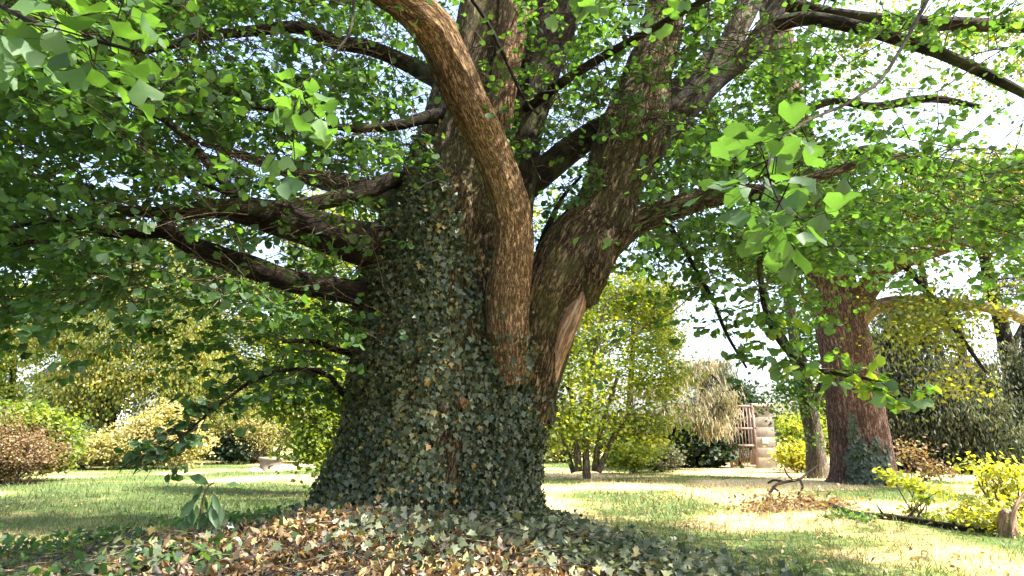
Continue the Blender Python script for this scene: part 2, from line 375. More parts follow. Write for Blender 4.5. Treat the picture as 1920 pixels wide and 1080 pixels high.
def single_leaves(name, P, A, Nn, S, tint, tmpl, mat, parent=None, props=None, nvar=8):
    var = []
    for i in range(nvar):                       # shared leaf meshes, one per shade
        k = len(tmpl); mid = tmpl.mean(0); mid[2] -= 0.10 * (1 + 0.6 * math.sin(i * 2.3)); wav = tmpl.copy()
        wav[:, 2] += 0.07 * np.sin(np.arange(k) * 2.1 + i * 1.7); wav[:, :2] *= 1 + 0.10 * np.sin(np.arange(k)[:, None] * 1.3 + i * 2.9)
        wav[0] = tmpl[0]; vv = np.vstack([wav, mid])
        fc = np.stack([np.arange(k), (np.arange(k) + 1) % k, np.full(k, k)], 1)   # small fan with a sunken midrib
        me = mesh_raw(name, vv, fc.ravel(), np.arange(k) * 3, mat, True, {'tint': ('FLOAT', np.clip((i + 0.5) / nvar + 0.16 * (vv[:, 1] - 0.5), 0, 1))})
        var.append(me)
    from mathutils import Matrix
    A = unit(A); Nn = unit(Nn - A * np.sum(A * Nn, -1, keepdims=True)); B = np.cross(A, Nn)
    for i in range(len(P)):
        o = bpy.data.objects.new(name, var[int(np.clip(tint[i] * nvar, 0, nvar - 1))])
        o.matrix_world = Matrix(((*(Vector((B[i][0], A[i][0], Nn[i][0])) * S[i]), P[i][0]), (*(Vector((B[i][1], A[i][1], Nn[i][1])) * S[i]), P[i][1]), (*(Vector((B[i][2], A[i][2], Nn[i][2])) * S[i]), P[i][2]), (0, 0, 0, 1)))
        link(o, parent)
        for k, v in (props or {}).items(): o[k] = v
def rdir(n):
    return unit(rng.normal(size=(n, 3)))

# open patches of sky seen between the crowns (photo pixels: x, y, rx, ry, strength)
GAPS = [(425, 100, 75, 48, .97), (530, 118, 70, 30, .9), (195, 320, 55, 48, .93), (200, 205, 30, 26, .8), (365, 245, 55, 50, .72), (330, 350, 50, 28, .85),
        (520, 300, 70, 26, .7), (500, 480, 55, 24, .8), (60, 510, 70, 28, .75), (1050, 282, 36, 18, 1), (1325, 620, 62, 75, 1), (1440, 670, 62, 60, .97), (1400, 560, 120, 40, .6),
        (1560, 235, 75, 70, .97), (1640, 190, 120, 60, .8), (1760, 150, 150, 60, .75), (1880, 220, 80, 70, .85), (1580, 20, 90, 22, .9), (1780, 15, 140, 16, .75),
        (1370, 200, 60, 50, .7), (1800, 520, 50, 45, .8), (1745, 640, 16, 60, .8), (1910, 660, 30, 60, .8), (430, 570, 40, 40, .75), (510, 585, 22, 18, .9), (70, 690, 60, 30, .8),
        (130, 10, 60, 16, .7), (820, 20, 0.1, 0.1, 0), (1290, 480, 60, 40, .5), (1830, 470, 90, 30, .6), (450, 640, 50, 28, .75)]
def gap_keep(P, amount=1.0):
    px, py, t = project(P)
    keep = np.ones(len(P))
    jx = (noise(px * 0.03, py * 0.03, t * 0, 31) - 0.5) * 60; jy = (noise(px * 0.03, py * 0.03, t * 0, 32) - 0.5) * 40
    for gx, gy, rx, ry, s in GAPS:
        rx, ry, s = rx * 0.85, ry * 0.85, s * (0.85 if gx > 1480 or gx < 700 else 1.0)
        d = ((px + jx - gx) / rx) ** 2 + ((py + jy - gy) / ry) ** 2
        keep = np.minimum(keep, 1 - s * amount * np.clip(1.5 - d, 0, 1))
    return rng.random(len(P)) < np.where(t > 0.1, keep, 1)

# ------------------------------------------------------------------ the great ginkgo
ginkgo = empty('ginkgo_tree', 'huge old many-limbed ginkgo tree with its trunk wrapped in ivy', 'tree')
def flute(TH, s):
    a = 0.045 * np.cos(5 * TH + 1.2 + s * 2) + 0.035 * np.cos(8 * TH + 0.4) + 0.03 * np.cos(3 * TH - s * 3)
    base = np.clip(1 - s / 0.07, 0, 1) ** 2
    return a * (1 + 1.2 * np.clip((s - 0.22) * 5, 0, 1)) + base * 0.10 * np.cos(7 * TH + 0.7)
TRUNK = [(808, 1050, 7.0, 590), (810, 1000, 7.0, 470), (816, 940, 7.0, 396), (826, 880, 7.0, 354), (840, 800, 7.0, 338), (848, 700, 7.0, 330), (845, 620, 7.0, 312), (843, 540, 7.0, 290),
         (856, 450, 7.0, 255), (872, 370, 7.05, 215), (885, 300, 7.1, 190), (900, 200, 7.2, 165), (930, 100, 7.35, 150), (965, 0, 7.5, 145), (1000, -150, 7.7, 130), (1040, -400, 8, 105), (1080, -900, 8.2, 70)]
LIMBS = {
 'C': ([(975, 770, 6.85, 120), (1000, 690, 6.70, 105), (1018, 610, 6.6, 110), (1045, 540, 6.55, 118), (1084, 470, 6.55, 126), (1122, 410, 6.6, 108), (1146, 350, 6.65, 100), (1168, 290, 6.7, 108), (1190, 230, 6.8, 105),
        (1212, 150, 6.95, 85), (1235, 70, 7.1, 75), (1258, -20, 7.3, 70), (1300, -250, 7.6, 60), (1340, -600, 8, 40)], 'bark', dict(lump=0.15, ridge=0.032, rf=8, vf=2.0, seg=80, step=0.032)),
 'B': ([(958, 720, 6.2, 40), (955, 640, 6.12, 70), (952, 560, 6.05, 76), (962, 480, 6.0, 71), (962, 410, 5.95, 68), (945, 345, 5.85, 68), (915, 270, 5.7, 70), (878, 195, 5.5, 70), (845, 120, 5.3, 70), (812, 55, 5.1, 70),
        (760, 5, 4.9, 68), (690, -45, 4.7, 66), (560, -130, 4.3, 70), (420, -270, 4.0, 50), (250, -420, 3.6, 30)], 'bark_tan', dict(lump=0.11, ridge=0.020, rf=12, vf=1.8, seg=64, step=0.028)),
 'L1': ([(858, 350, 6.9, 60), (858, 250, 6.9, 75), (883, 130, 7.0, 82), (905, 0, 7.1, 75), (915, -200, 7.3, 70), (900, -600, 7.6, 40)], 'bark', dict(lump=0.16, ridge=0.030, rf=11, vf=1.2, seg=48, step=0.035)),
 'L2': ([(936, 340, 6.8, 40), (930, 250, 6.62, 50), (942, 170, 6.6, 44), (956, 90, 6.65, 46), (968, 0, 6.8, 50), (985, -150, 7.1, 45), (1000, -400, 7.4, 30)], 'bark_tan', dict(lump=0.16, ridge=0.030, rf=11, vf=1.2, seg=48, step=0.035)),  # lit stem: tan bark paints the light falling on it
 'L3': ([(972, 430, 6.9, 40), (975, 320, 6.9, 56), (990, 200, 7.0, 72), (1016, 100, 7.1, 80), (1045, 0, 7.2, 82), (1080, -200, 7.5, 70), (1120, -600, 7.9, 40)], 'bark_dark', dict(lump=0.16, ridge=0.030, rf=11, vf=1.2, seg=48, step=0.035)),
 'D': ([(975, 360, 7.2, 50), (1040, 305, 7.4, 50), (1090, 265, 7.5, 48), (1140, 235, 7.6, 45), (1210, 200, 7.8, 40), (1290, 150, 8.1, 36), (1380, 60, 8.5, 32), (1450, -60, 9, 24), (1560, -200, 9.6, 12)], 'bark_dark', {}),
 'E': ([(1140, 455, 6.6, 60), (1190, 418, 6.5, 50), (1250, 395, 6.4, 44), (1320, 372, 6.3, 40), (1380, 362, 6.2, 36), (1450, 358, 6.0, 26), (1540, 330, 5.8, 16), (1640, 300, 5.6, 9), (1740, 290, 5.4, 5)], 'bark', {}),
 'F': ([(1205, 285, 6.9, 70), (1265, 218, 7.0, 62), (1310, 170, 7.1, 56), (1345, 140, 7.2, 48), (1400, 100, 7.3, 40), (1435, 55, 7.4, 36), (1460, 0, 7.5, 32), (1500, -120, 7.8, 22), (1560, -300, 8, 10)], 'bark_dark', {}),
 'F2': ([(1335, 150, 7.15, 36), (1370, 80, 7.3, 40), (1395, 20, 7.4, 36), (1410, -60, 7.6, 30), (1430, -250, 8, 14)], 'bark_grey', {}),
 'F3': ([(1440, 50, 7.4, 30), (1520, 35, 7.2, 24), (1620, 55, 7.0, 24), (1720, 85, 6.8, 22), (1810, 120, 6.6, 20), (1900, 165, 6.4, 16), (2010, 230, 6.2, 8)], 'bark_dark', {}),
 'F4': ([(1460, 5, 7.5, 26), (1580, 30, 7.4, 24), (1720, 42, 7.3, 26), (1830, 46, 7.2, 24), (1940, 52, 7.1, 18), (2100, 60, 7.0, 8)], 'bark_dark', {}),
 'G': ([(810, 520, 6.95, 150), (740, 474, 6.7, 104), (660, 452, 6.4, 80), (590, 430, 6.2, 70), (520, 412, 6.0, 60), (460, 398, 5.8, 46), (400, 393, 5.6, 34), (320, 400, 5.4, 24), (240, 398, 5.2, 14), (120, 410, 5.0, 8), (0, 430, 4.8, 4)], 'bark_dark', {}),
 'H': ([(740, 572, 6.85, 84), (672, 550, 6.5, 48), (610, 540, 6.3, 44), (540, 525, 6.1, 42), (480, 505, 6.0, 42), (420, 485, 5.9, 40), (360, 460, 5.8, 34), (310, 435, 5.7, 26), (240, 440, 5.6, 17), (150, 435, 5.4, 13), (60, 452, 5.2, 10), (-60, 475, 5, 5)], 'bark_dark', {}),
 'H2': ([(325, 445, 5.72, 24), (300, 405, 5.75, 20), (255, 395, 5.8, 14), (200, 385, 5.9, 9), (120, 360, 6, 5)], 'bark_dark', {}),
 'I': ([(815, 362, 7.0, 50), (745, 338, 6.75, 32), (690, 356, 6.5, 32), (620, 375, 6.3, 28), (550, 386, 6.1, 24), (480, 380, 5.9, 16), (420, 360, 5.8, 9), (350, 330, 5.7, 5)], 'bark_dark', {}),
 'J': ([(800, 460, 7.2, 70), (745, 395, 7.4, 56), (700, 368, 7.6, 50), (640, 345, 8, 40), (570, 330, 8.5, 28), (480, 300, 9, 18), (380, 270, 9.4, 9)], 'bark', {}),
 'K': ([(885, 232, 7.0, 54), (820, 218, 6.7, 27), (740, 235, 6.4, 19), (650, 240, 6.2, 14), (560, 215, 6, 9), (470, 200, 5.8, 5)], 'bark_dark', {}),
 'L': ([(985, 205, 6.8, 20), (1060, 150, 6.2, 18), (1150, 95, 5.8, 15), (1240, 45, 5.4, 13), (1330, -5, 5, 11), (1450, -70, 4.6, 8), (1600, -150, 4.2, 5)], 'bark_dark', {}),
 'M': ([(880, 180, 7.2, 40), (780, 128, 8.0, 32), (700, 92, 7.9, 27), (630, 78, 7.8, 26), (560, 52, 7.6, 22), (470, 58, 7.4, 19), (380, 68, 7.2, 16), (290, 92, 7, 11), (180, 110, 6.8, 6)], 'bark_dark', {}),
 'O': ([(470, 400, 5.85, 24), (410, 330, 6, 18), (355, 265, 6.2, 16), (312, 228, 6.3, 12), (240, 190, 6.5, 8), (150, 150, 6.6, 5)], 'bark_dark', {}),
 'Q': ([(690, 755, 7.0, 15), (645, 738, 6.6, 11), (615, 704, 6.3, 9), (560, 692, 6.1, 7), (480, 712, 5.8, 6), (400, 768, 5.5, 5), (340, 820, 5.3, 4), (275, 872, 5.2, 2)], 'bark_dark', {}),
 'Q2': ([(690, 665, 6.9, 14), (630, 656, 6.6, 12), (590, 640, 6.4, 9), (530, 640, 6.2, 6)], 'bark_dark', {}),
 'Sp': ([(1240, 398, 6.4, 12), (1290, 480, 6.3, 9), (1335, 560, 6.2, 8), (1362, 625, 6.1, 6), (1400, 690, 6, 4)], 'bark_dark', {}),
 'Sq': ([(1440, 360, 6.0, 14), (1425, 480, 5.7, 11), (1440, 600, 5.4, 9), (1500, 680, 5.1, 8), (1580, 703, 4.95, 6), (1650, 715, 4.85, 5), (1705, 740, 4.8, 3)], 'bark_dark', {}),
 'U': ([(1010, 470, 6.9, 14), (1030, 420, 7.0, 11), (1055, 370, 7.1, 8), (1090, 330, 7.2, 5)], 'bark_dark', {}),
}
tp = px_pts(TRUNK)
trunkP, trunkB = tube_grid(tp, 200, 0.055, lump=0.05, ridge=0.036, rf=7, vf=0.9, seed=1, flute=flute)
grid_obj('trunk', trunkP, trunkB, M['bark'], ginkgo)
skelP, skelR = [tp[4:, :3]], [tp[4:, 3]]
sil = []                                        # (centre px, py, halfwidth px, depth) along every limb: keeps leaves off the wood
grids = {'T': (trunkP, trunkB)}
def add_sil(p):
    S = catmull(p, 0.08); a, b, t = project(S[:, :3]); sil.append(np.stack([a, b, S[:, 3] / t * FPX, S[:, 1]], 1))
add_sil(tp)
for i, (k, (spec, mt, kw)) in enumerate(LIMBS.items()):
    o, P, bc, p = limb('limb', spec, M[mt], ginkgo, seed=i + 2, **kw)
    grids[k] = (P, bc)
    S = catmull(p, 0.25); skelP.append(S[:, :3]); skelR.append(S[:, 3])
    if p[:, 3].max() > 0.04: add_sil(p)
sil = np.concatenate(sil)

def blob(name, c, r, mat, parent, seed, amp=0.25, seg=36, rings=26, freq=3.0):
    u = np.linspace(0.02, math.pi - 0.02, rings); th = np.linspace(0, 2 * math.pi, seg, endpoint=False)
    TH, U = np.meshgrid(th, u)
    d = np.stack([np.sin(U) * np.cos(TH), np.sin(U) * np.sin(TH), -np.cos(U)], -1)
    n = 1 + amp * 2 * (fbm(d[..., 0] * freq + seed, d[..., 1] * freq, d[..., 2] * freq, seed, 4) - 0.5)
    P = np.asarray(c) + d * n[..., None] * np.asarray(r)
    return grid_obj(name, P, P - np.asarray(c) + seed, mat, parent)
# burls and knots on the wood
def burl(name, spec, mat, seed, **kw):
    return limb(name, spec, M[mat], ginkgo, seed=seed, **kw)[0]
burl('burl', [(1122, 430, 6.5, 30), (1122, 470, 6.36, 54), (1114, 508, 6.32, 56), (1107, 542, 6.32, 40), (1104, 566, 6.34, 24), (1103, 577, 6.34, 7)], 'bark', 61, lump=0.34, ridge=0.034, rf=12, seg=48, step=0.02)
burl('burl', [(1175, 380, 6.45, 30), (1172, 405, 6.42, 38), (1165, 435, 6.42, 34), (1155, 460, 6.4, 20)], 'bark', 62, lump=0.25, ridge=0.02, rf=9, seg=40, step=0.02)
burl('burl', [(1195, 250, 6.55, 14), (1196, 262, 6.5, 30), (1192, 278, 6.5, 30), (1186, 292, 6.55, 12)], 'bark', 63, lump=0.5, ridge=0.03, rf=14, seg=32, step=0.02)
burl('bare_wood', [(1098, 530, 6.34, 16), (1080, 580, 6.30, 30), (1060, 625, 6.36, 30), (1046, 670, 6.46, 24), (1034, 715, 6.56, 20), (1030, 735, 6.6, 8)], 'bare_wood', 64, lump=0.2, ridge=0.012, rf=14, vf=0.8, seg=32, step=0.02)
blob('knot', at(866, 756, 5.95), (0.06, 0.06, 0.055), M['bark_tan'], ginkgo, 5, 0.35)
blob('knot', at(832, 760, 5.92), (0.05, 0.05, 0.06), M['bark_grey'], ginkgo, 6, 0.35)

# ---- sprays of leaves grown from the limbs
def sample_view(n, x0, x1, y0, y1, Y0, Y1):
    a = rng.uniform(x0, x1, n); b = rng.uniform(y0, y1, n); c = rng.uniform(Y0, Y1, n)
    return np.array([at(*q) for q in zip(a, b, c)])
zones = [  # n, x0, x1, y0, y1, near, far
 (520, -150, 420, -120, 330, 3.6, 9.0), (330, -150, 480, 300, 560, 4.2, 8.5), (450, 380, 780, -120, 330, 4.6, 10.0), (170, 400, 720, 280, 600, 5.2, 9.5),
 (45, 480, 690, 560, 700, 5.6, 7.6), (330, 700, 1120, -120, 330, 7.9, 11.5), (130, 960, 1130, 200, 480, 7.6, 10.5), (440, 1000, 1400, -120, 300, 5.0, 11.0), (330, 1180, 1560, 220, 480, 5.0, 9.5),
 (36, 1240, 1480, 470, 600, 5.2, 8.0), (190, 1380, 2020, -120, 330, 4.6, 9.0), (130, 1560, 2020, 280, 470, 5.0, 8.5)]
att = []
for z in zones:
    p = sample_view(int(z[0] * 1.5), *z[1:])
    p = p[gap_keep(p)]
    clump = fbm(p[:, 0] * 0.8, p[:, 1] * 0.8, p[:, 2] * 1.3, 41)
    att.append(p[clump > 0.36])
fr = [sample_view(*z) for z in ((30, 870, 1060, 0, 330, 6.0, 6.5), (16, 1120, 1265, 60, 290, 6.0, 6.5), (6, 1000, 1110, 330, 400, 6.2, 6.6), (8, 780, 850, 190, 330, 6.3, 6.7), (10, 520, 720, 380, 520, 5.4, 6.0))]
n_front = sum(map(len, fr)); att = att + fr
att = np.concatenate(att); n_view = len(att)
q = rng.normal(size=(3000, 3)); q = unit(q) * (rng.random((3000, 1)) ** (1 / 3)) * np.array([8.8, 9.0, 6.0]) + np.array([-0.6, 7.0, 8.8])
px, py, t = project(q)
q = q[(q[:, 2] > 3.4) & ~((px > -160) & (px < 2080) & (py > -130) & (t > 0))]
q = q[(q[:, 0] - TX)**2 + (q[:, 1] - TY)**2 > 0.8]
q = q[:800]
far_out = np.concatenate([np.zeros(n_view, bool), np.ones(len(q), bool)])
att = np.concatenate([att, q])
sp, sr = np.concatenate(skelP), np.concatenate(skelR)
cap = 60000
NP = np.zeros((cap, 3)); NR = np.zeros(cap); nn = len(sp); NP[:nn] = sp; NR[:nn] = sr
d0 = np.array([np.min(((sp - a) ** 2).sum(1)) for a in att]); order = np.argsort(d0)
twigs = Tubes()
LP, LA, LN, LS, LT = [], [], [], [], []
def spray(base, d, length, nleaf, size, spread=0.28, droop=0.18, tone=0.0, flat=0.5):
    d = unit(d); side = unit(np.cross(d, [0, 0, 1.0])); up = np.cross(side, d)
    tilt = rng.normal() * 0.25; up, side = up * math.cos(tilt) + side * math.sin(tilt), side * math.cos(tilt) - up * math.sin(tilt)
    nk = max(2, nleaf // 5); kk = rng.integers(0, nk, nleaf)      # leaves sit in tufts on short shoots
    sk_ = rng.random(nk) ** 0.8; s = sk_[kk]
    lat = (rng.normal(size=nk) * spread * length * (1.1 - 0.55 * sk_))[kk]
    upo = (rng.normal(size=nk) * 0.05)[kk]
    P = base + d * (s * length)[:, None] + side * lat[:, None] + up * upo[:, None]
    P[:, 2] -= droop * (s * length) ** 2 + 0.25 * np.abs(lat) * abs(rng.normal())
    az = rdir(nleaf) * np.array([1, 1, 0.35])
    P = P + az * (size * rng.uniform(0.2, 0.8, nleaf))[:, None]
    A = az + d * 0.25; A[:, 2] -= 0.35
    Nn = up + rng.normal(size=(nleaf, 3)) * flat
    LP.append(P); LA.append(A); LN.append(Nn); LS.append(size * rng.uniform(0.6, 1.3, nleaf))
    LT.append(np.clip(rng.normal(0.36 + tone, 0.17, nleaf), 0, 1))
    k = 5; tt = np.linspace(0, 1, k)
    C = base + d * (tt * length * 0.9)[:, None]; C[:, 2] -= droop * (tt * length) ** 2
    twigs.add(C, np.linspace(0.006, 0.002, k), 3)
    for _ in range(1):                          # side twiglets
        i = rng.integers(1, 4); e = C[i] + side * rng.choice([-1, 1]) * spread * length * 1.2 + d * 0.15 * length
        twigs.add(np.array([C[i], (C[i] + e) / 2 + [0, 0, 0.02], e]), [0.004, 0.003, 0.0015], 3)
exempt = []
for i in order:
    a = att[i]
    dd = ((NP[:nn] - a) ** 2).sum(1); j = int(np.argmin(dd)); b = NP[j]; dist = math.sqrt(dd[j])
    out = a - np.array([TX, TY, a[2] - 0.4])
    dirn = unit(unit(out) * 0.7 + unit(a - b) * 0.8 + rng.normal(size=3) * 0.25)
    dirn[2] = np.clip(dirn[2], -0.35, 0.3)
    if dist > 0.15:
        mid = (a + b) / 2 + rng.normal(size=3) * 0.08 * dist + np.array([0, 0, 0.10 * dist])
        k = int(np.clip(dist / 0.28, 3, 7)); tt = np.linspace(0, 1, k)[:, None]
        C = (1 - tt) ** 2 * b + 2 * tt * (1 - tt) * mid + tt ** 2 * a
        r0 = min(NR[j] * 0.6, 0.006 + 0.006 * dist); C_r = np.linspace(max(r0, 0.006), 0.005, k)
        twigs.add(C, C_r, 4 if dist < 0.8 else 5)
        NP[nn:nn + k] = C; NR[nn:nn + k] = C_r; nn += k
    if far_out[i]:
        spray(a, dirn, rng.uniform(0.8, 1.3), 34, 0.115, 0.42)
    else:
        ex = n_view - n_front <= i < n_view; n0 = sum(map(len, LP)) if ex else 0
        if ex: spray(a, dirn, rng.uniform(0.3, 0.5), 22, 0.066, 0.34); exempt += range(n0, n0 + 22)
        else: spray(a, dirn, rng.uniform(0.55, 0.95), int(rng.integers(36, 62)), 0.064, 0.30)
def along(spec_key, n, nleaf, t0=0.1, size=0.075, tone=0.0, length=0.3, spread=0.35):
    p = catmull(px_pts(LIMBS[spec_key][0]), 0.05)[:, :3]
    for s in np.linspace(t0, 0.99, n):
        i = int(s * (len(p) - 2)); d = unit(p[i + 1] - p[i]) + rng.normal(size=3) * 0.7
        spray(p[i], d * np.array([1, 1, 0.5]), length * rng.uniform(0.6, 1.2), nleaf, size, spread, 0.4, tone)
main_cut = sum(len(x) for x in LP)
along('Q', 90, 10, 0.14, 0.074, -0.15, 0.30, 0.4); along('Q2', 10, 10, 0.2); along('Sp', 26, 10, 0.1, 0.075, -0.05, 0.3); along('Sq', 30, 10, 0.45, 0.085, 0.3, 0.3)
LP, LA, LN, LS, LT = [np.concatenate(x) for x in (LP, LA, LN, LS, LT)]
px, py, t = project(LP)
keep = gap_keep(LP, 0.9); keep[main_cut:] = True
sdir = np.array(sd)
for gx_, gy_, gr_ in ((-4.0, 11.0, 1.5), (-6.8, 12.0, 1.6), (-2.6, 9.6, 0.9), (3.4, 8.4, 1.0), (-2.2, 4.9, 0.7), (-5.5, 7.5, 1.3)):   # leaves removed along sun rays to light spots on the ground
    rel = LP - np.array([gx_, gy_, 0.0]); dist_ = np.linalg.norm(rel - np.outer(rel @ sdir, sdir), axis=1)
    keep &= ~((dist_ < gr_ * (0.6 + 0.8 * noise(LP[:, 0] * 1.3, LP[:, 1] * 1.3, LP[:, 2] * 1.3, 44))) & (rng.random(len(LP)) < 0.9))
infront = np.zeros(len(LP), bool)
idx = np.where((px > 200) & (px < 1600) & (py > -60) & (py < 1000) & (t > 0))[0]
for c in range(0, len(idx), 4000):
    ii = idx[c:c + 4000]
    d = np.hypot(px[ii, None] - sil[None, :, 0], py[ii, None] - sil[None, :, 1])
    infront[ii] = np.any((d < sil[None, :, 2] + 8) & (LP[ii, 1][:, None] < sil[None, :, 3] + 0.1), 1)
infront[exempt] = False
keep &= ~(infront & (rng.random(len(LP)) < 0.93))
keep &= ~((t > 0) & (t < 2.4) & (px > -100) & (px < 2020) & (py > -60))
LP, LA, LN, LS, LT = [x[keep] for x in (LP, LA, LN, LS, LT)]

# ---- low branches hanging close by: every leaf a piece of its own
NPx, NA, NN_, NS, NT = [], [], [], [], []
near = Tubes()
def near_branch(spec, n, size, tone, box, up=(0, -0.05, 1.0), jit=0.24):
    C = catmull(np.array([[*at(a, b, c), w * 0.5 * mpp(a, b, c)] for a, b, c, w in spec]), 0.04)
    near.add(C[:, :3], C[:, 3], 6)
    x0, x1, y0, y1, Y0, Y1 = box
    k = 0
    while k < n:
        p = at(rng.uniform(x0, x1), rng.uniform(y0, y1), rng.uniform(Y0, Y1))
        j = int(np.argmin(((C[:, :3] - p) ** 2).sum(1))); b = C[j, :3]
        for _ in range(int(rng.integers(2, 5))):
            q_ = p + rng.normal(size=3) * np.array([0.05, 0.06, 0.025])
            A = unit(q_ - b) * 0.6 + rdir(1)[0] * 0.6; A[2] -= 0.3
            NPx.append(q_); NA.append(A); NN_.append(np.array(up) + rng.normal(size=3) * jit); NS.append(size * rng.uniform(0.75, 1.2)); NT.append(np.clip(rng.normal(0.45 + tone, 0.15), 0, 1)); k += 1
            near.add(np.array([p, (p + q_) / 2 + [0, 0, 0.006], q_]), [0.0012, 0.0009, 0.0008], 3)
        near.add(np.array([b, (b + p) / 2 + [0, 0, 0.01], p]), [0.003, 0.002, 0.0015], 4)
near_branch([(-260, -160, 1.9, 16), (-80, -40, 1.6, 14), (60, 40, 1.4, 11), (160, 70, 1.3, 9), (250, 95, 1.25, 6)], 130, 0.066, -0.12, (-60, 250, -30, 130, 1.1, 1.9))  # darker tint stands in for shade on these leaves
near_branch([(700, -170, 2.8, 7), (668, -20, 2.5, 6), (655, 60, 2.3, 5), (610, 120, 2.2, 4), (560, 170, 2.1, 3), (548, 250, 2.05, 2)], 40, 0.072, 0.0, (500, 600, 150, 350, 1.9, 2.3))
near_branch([(1840, -200, 3.4, 9), (1690, 90, 2.6, 7), (1610, 180, 2.3, 6), (1500, 235, 2.0, 5), (1440, 310, 1.85, 4), (1480, 420, 1.75, 3)], 75, 0.074, -0.36, (1360, 1530, 260, 460, 1.6, 2.1))  # tint lowered to paint these sun-struck leaves as shaded
near_branch([(1120, -180, 2.8, 8), (1150, -60, 2.5, 7), (1170, 10, 2.4, 5)], 24, 0.072, 0.0, (1060, 1260, -20, 30, 2.2, 2.6))
near_branch([(760, -150, 5.3, 10), (900, 20, 5.6, 8), (980, 180, 5.7, 6), (1010, 215, 5.7, 4)], 30, 0.085, 0.2, (880, 1060, 40, 290, 5.4, 5.9))
NPx, NA, NN_, NS, NT = map(np.array, (NPx, NA, NN_, NS, NT))
hb = near.obj('hanging_twigs', M['bark_dark'], ginkgo)
single_leaves('leaf', NPx[:300], NA[:300], NN_[:300], NS[:300], NT[:300], GINKGO, M['ginkgo'], ginkgo)
c_ = project(LP)[2]; c_ = (c_ > 0) & (c_ < 4.4)
leaf_obj('crown', LP[~c_], LA[~c_], LN[~c_], LS[~c_], LT[~c_], FAN, M['ginkgo'], ginkgo)
leaf_obj('foliage', LP[c_], LA[c_], LN[c_], LS[c_], LT[c_], GINKGO, M['ginkgo'], ginkgo)
twigs.obj('twigs', M['twig'], ginkgo)
print('ginkgo leaves', len(LP), 'near', len(NPx))

# ------------------------------------------------------------------ ivy on the trunk and round its foot
ivy = empty('ivy', 'dark ivy climbing thickly all over the ginkgo trunk', 'ivy')
def ivy_density(px, py, front):
    lim = np.interp(px, [640, 700, 760, 800, 840, 880, 920], [520, 400, 270, 250, 330, 470, 590])
    d = np.where(py > lim, 1.0, 0.02)
    d = np.where((px > 850) & (py < 640) & (px < 930), np.minimum(d, 0.30), d)
    d = np.where((px > 838) & (px < 885) & (py > 500) & (py < 745), np.minimum(d, 0.38), d)
    d = np.where((px > 918) & (px < 1000) & (py < 625), 0.03, d)
    d = np.where((px >= 985) & (py < 640), 0.0, d)
    d = np.where((px > 1018) & (py < 720), 0.0, d)
    return d
IP, IA, IN, IS, IT = [], [], [], [], []
def ivy_on(P, n, front_only=True):
    nv, ns = P.shape[:2]
    dv = np.gradient(P, axis=0); du = (np.roll(P, -1, 1) - np.roll(P, 1, 1)) / 2
    Nn = unit(np.cross(du, dv)); area = np.linalg.norm(np.cross(du, dv), axis=-1).ravel()
    c = np.repeat(P.mean(1)[:, None], ns, 1); sgn = np.sign(np.sum(Nn * (P - c), -1, keepdims=True)); Nn = Nn * sgn
    Q, QN = P.reshape(-1, 3), Nn.reshape(-1, 3)
    ok = (Q[:, 2] < 5.0) & (Q[:, 2] > 0.1)
    pr = area * ok; i = rng.choice(len(Q), n, p=pr / pr.sum())
    q, nq = Q[i], QN[i]
    px, py, t = project(q)
    front = nq[:, 1] < 0.25
    d = np.where(front, ivy_density(px, py, front), np.clip((4.2 - q[:, 2]) * 0.8, 0, 0.45))
    f_ = fbm(q[:, 0] * 5.0, q[:, 1] * 5.0, q[:, 2] * 2.2, 73); d = d * np.clip(4.5 * f_ - 1.15, 0.22, 1)
    k = rng.random(n) < d; q, nq, px, py = q[k], nq[k], px[k], py[k]; m = len(q)
    lift = 0.010 + 0.075 * rng.random(m) * np.clip(fbm(q[:, 0] * 2.5, q[:, 1] * 2.5, q[:, 2] * 2.5, 71) * 2, 0.2, 1.6)
    p = q + nq * lift[:, None] + rng.normal(size=(m, 3)) * 0.012
    down = np.array([0, 0, -1.0]) + rng.normal(size=(m, 3)) * 0.42
    nn_ = nq + np.array([0, 0, 0.30]) + rng.normal(size=(m, 3)) * 0.55
    yel = fbm(q[:, 0] * 1.7 + 3, q[:, 1] * 1.7, q[:, 2] * 1.7, 77)
    lf = np.clip((960 + 160 * (noise(q[:, 0] * 4, q[:, 1] * 4, q[:, 2] * 4, 79) - 0.5) - px) / 220, 0, 1); base = 0.17 + 0.13 * lf + 0.36 * np.clip((yel - 0.45) * 3, 0, 1) * lf
    tnt = np.clip(rng.normal(base, 0.22), 0, 0.86); old = rng.random(m) < 0.025 + 0.05 * (px < 860); tnt[old] = rng.uniform(0.86, 1, old.sum())
    IP.append(p - unit(down) * 0.02); IA.append(down); IN.append(nn_); IS.append(0.027 + 0.048 * rng.random(m) ** 1.6); IT.append(tnt)
ivy_on(trunkP, 96000); ivy_on(grids['C'][0][:60], 1500); ivy_on(grids['B'][0][:30], 500)
IP, IA, IN, IS, IT = [np.concatenate(x) for x in (IP, IA, IN, IS, IT)]
px, py, t = project(IP)
score = IS / t * (IN[:, 1] < -0.4) * (py < 1060)
o_ = np.argsort(-score); big, rest = o_[:300], o_[300:]
single_leaves('leaf', IP[big], IA[big], IN[big], IS[big], IT[big], IVY, M['ivy'], ivy)
leaf_obj('leaf_mass', IP[rest], IA[rest], IN[rest], IS[rest], IT[rest], IVY, M['ivy'], ivy)
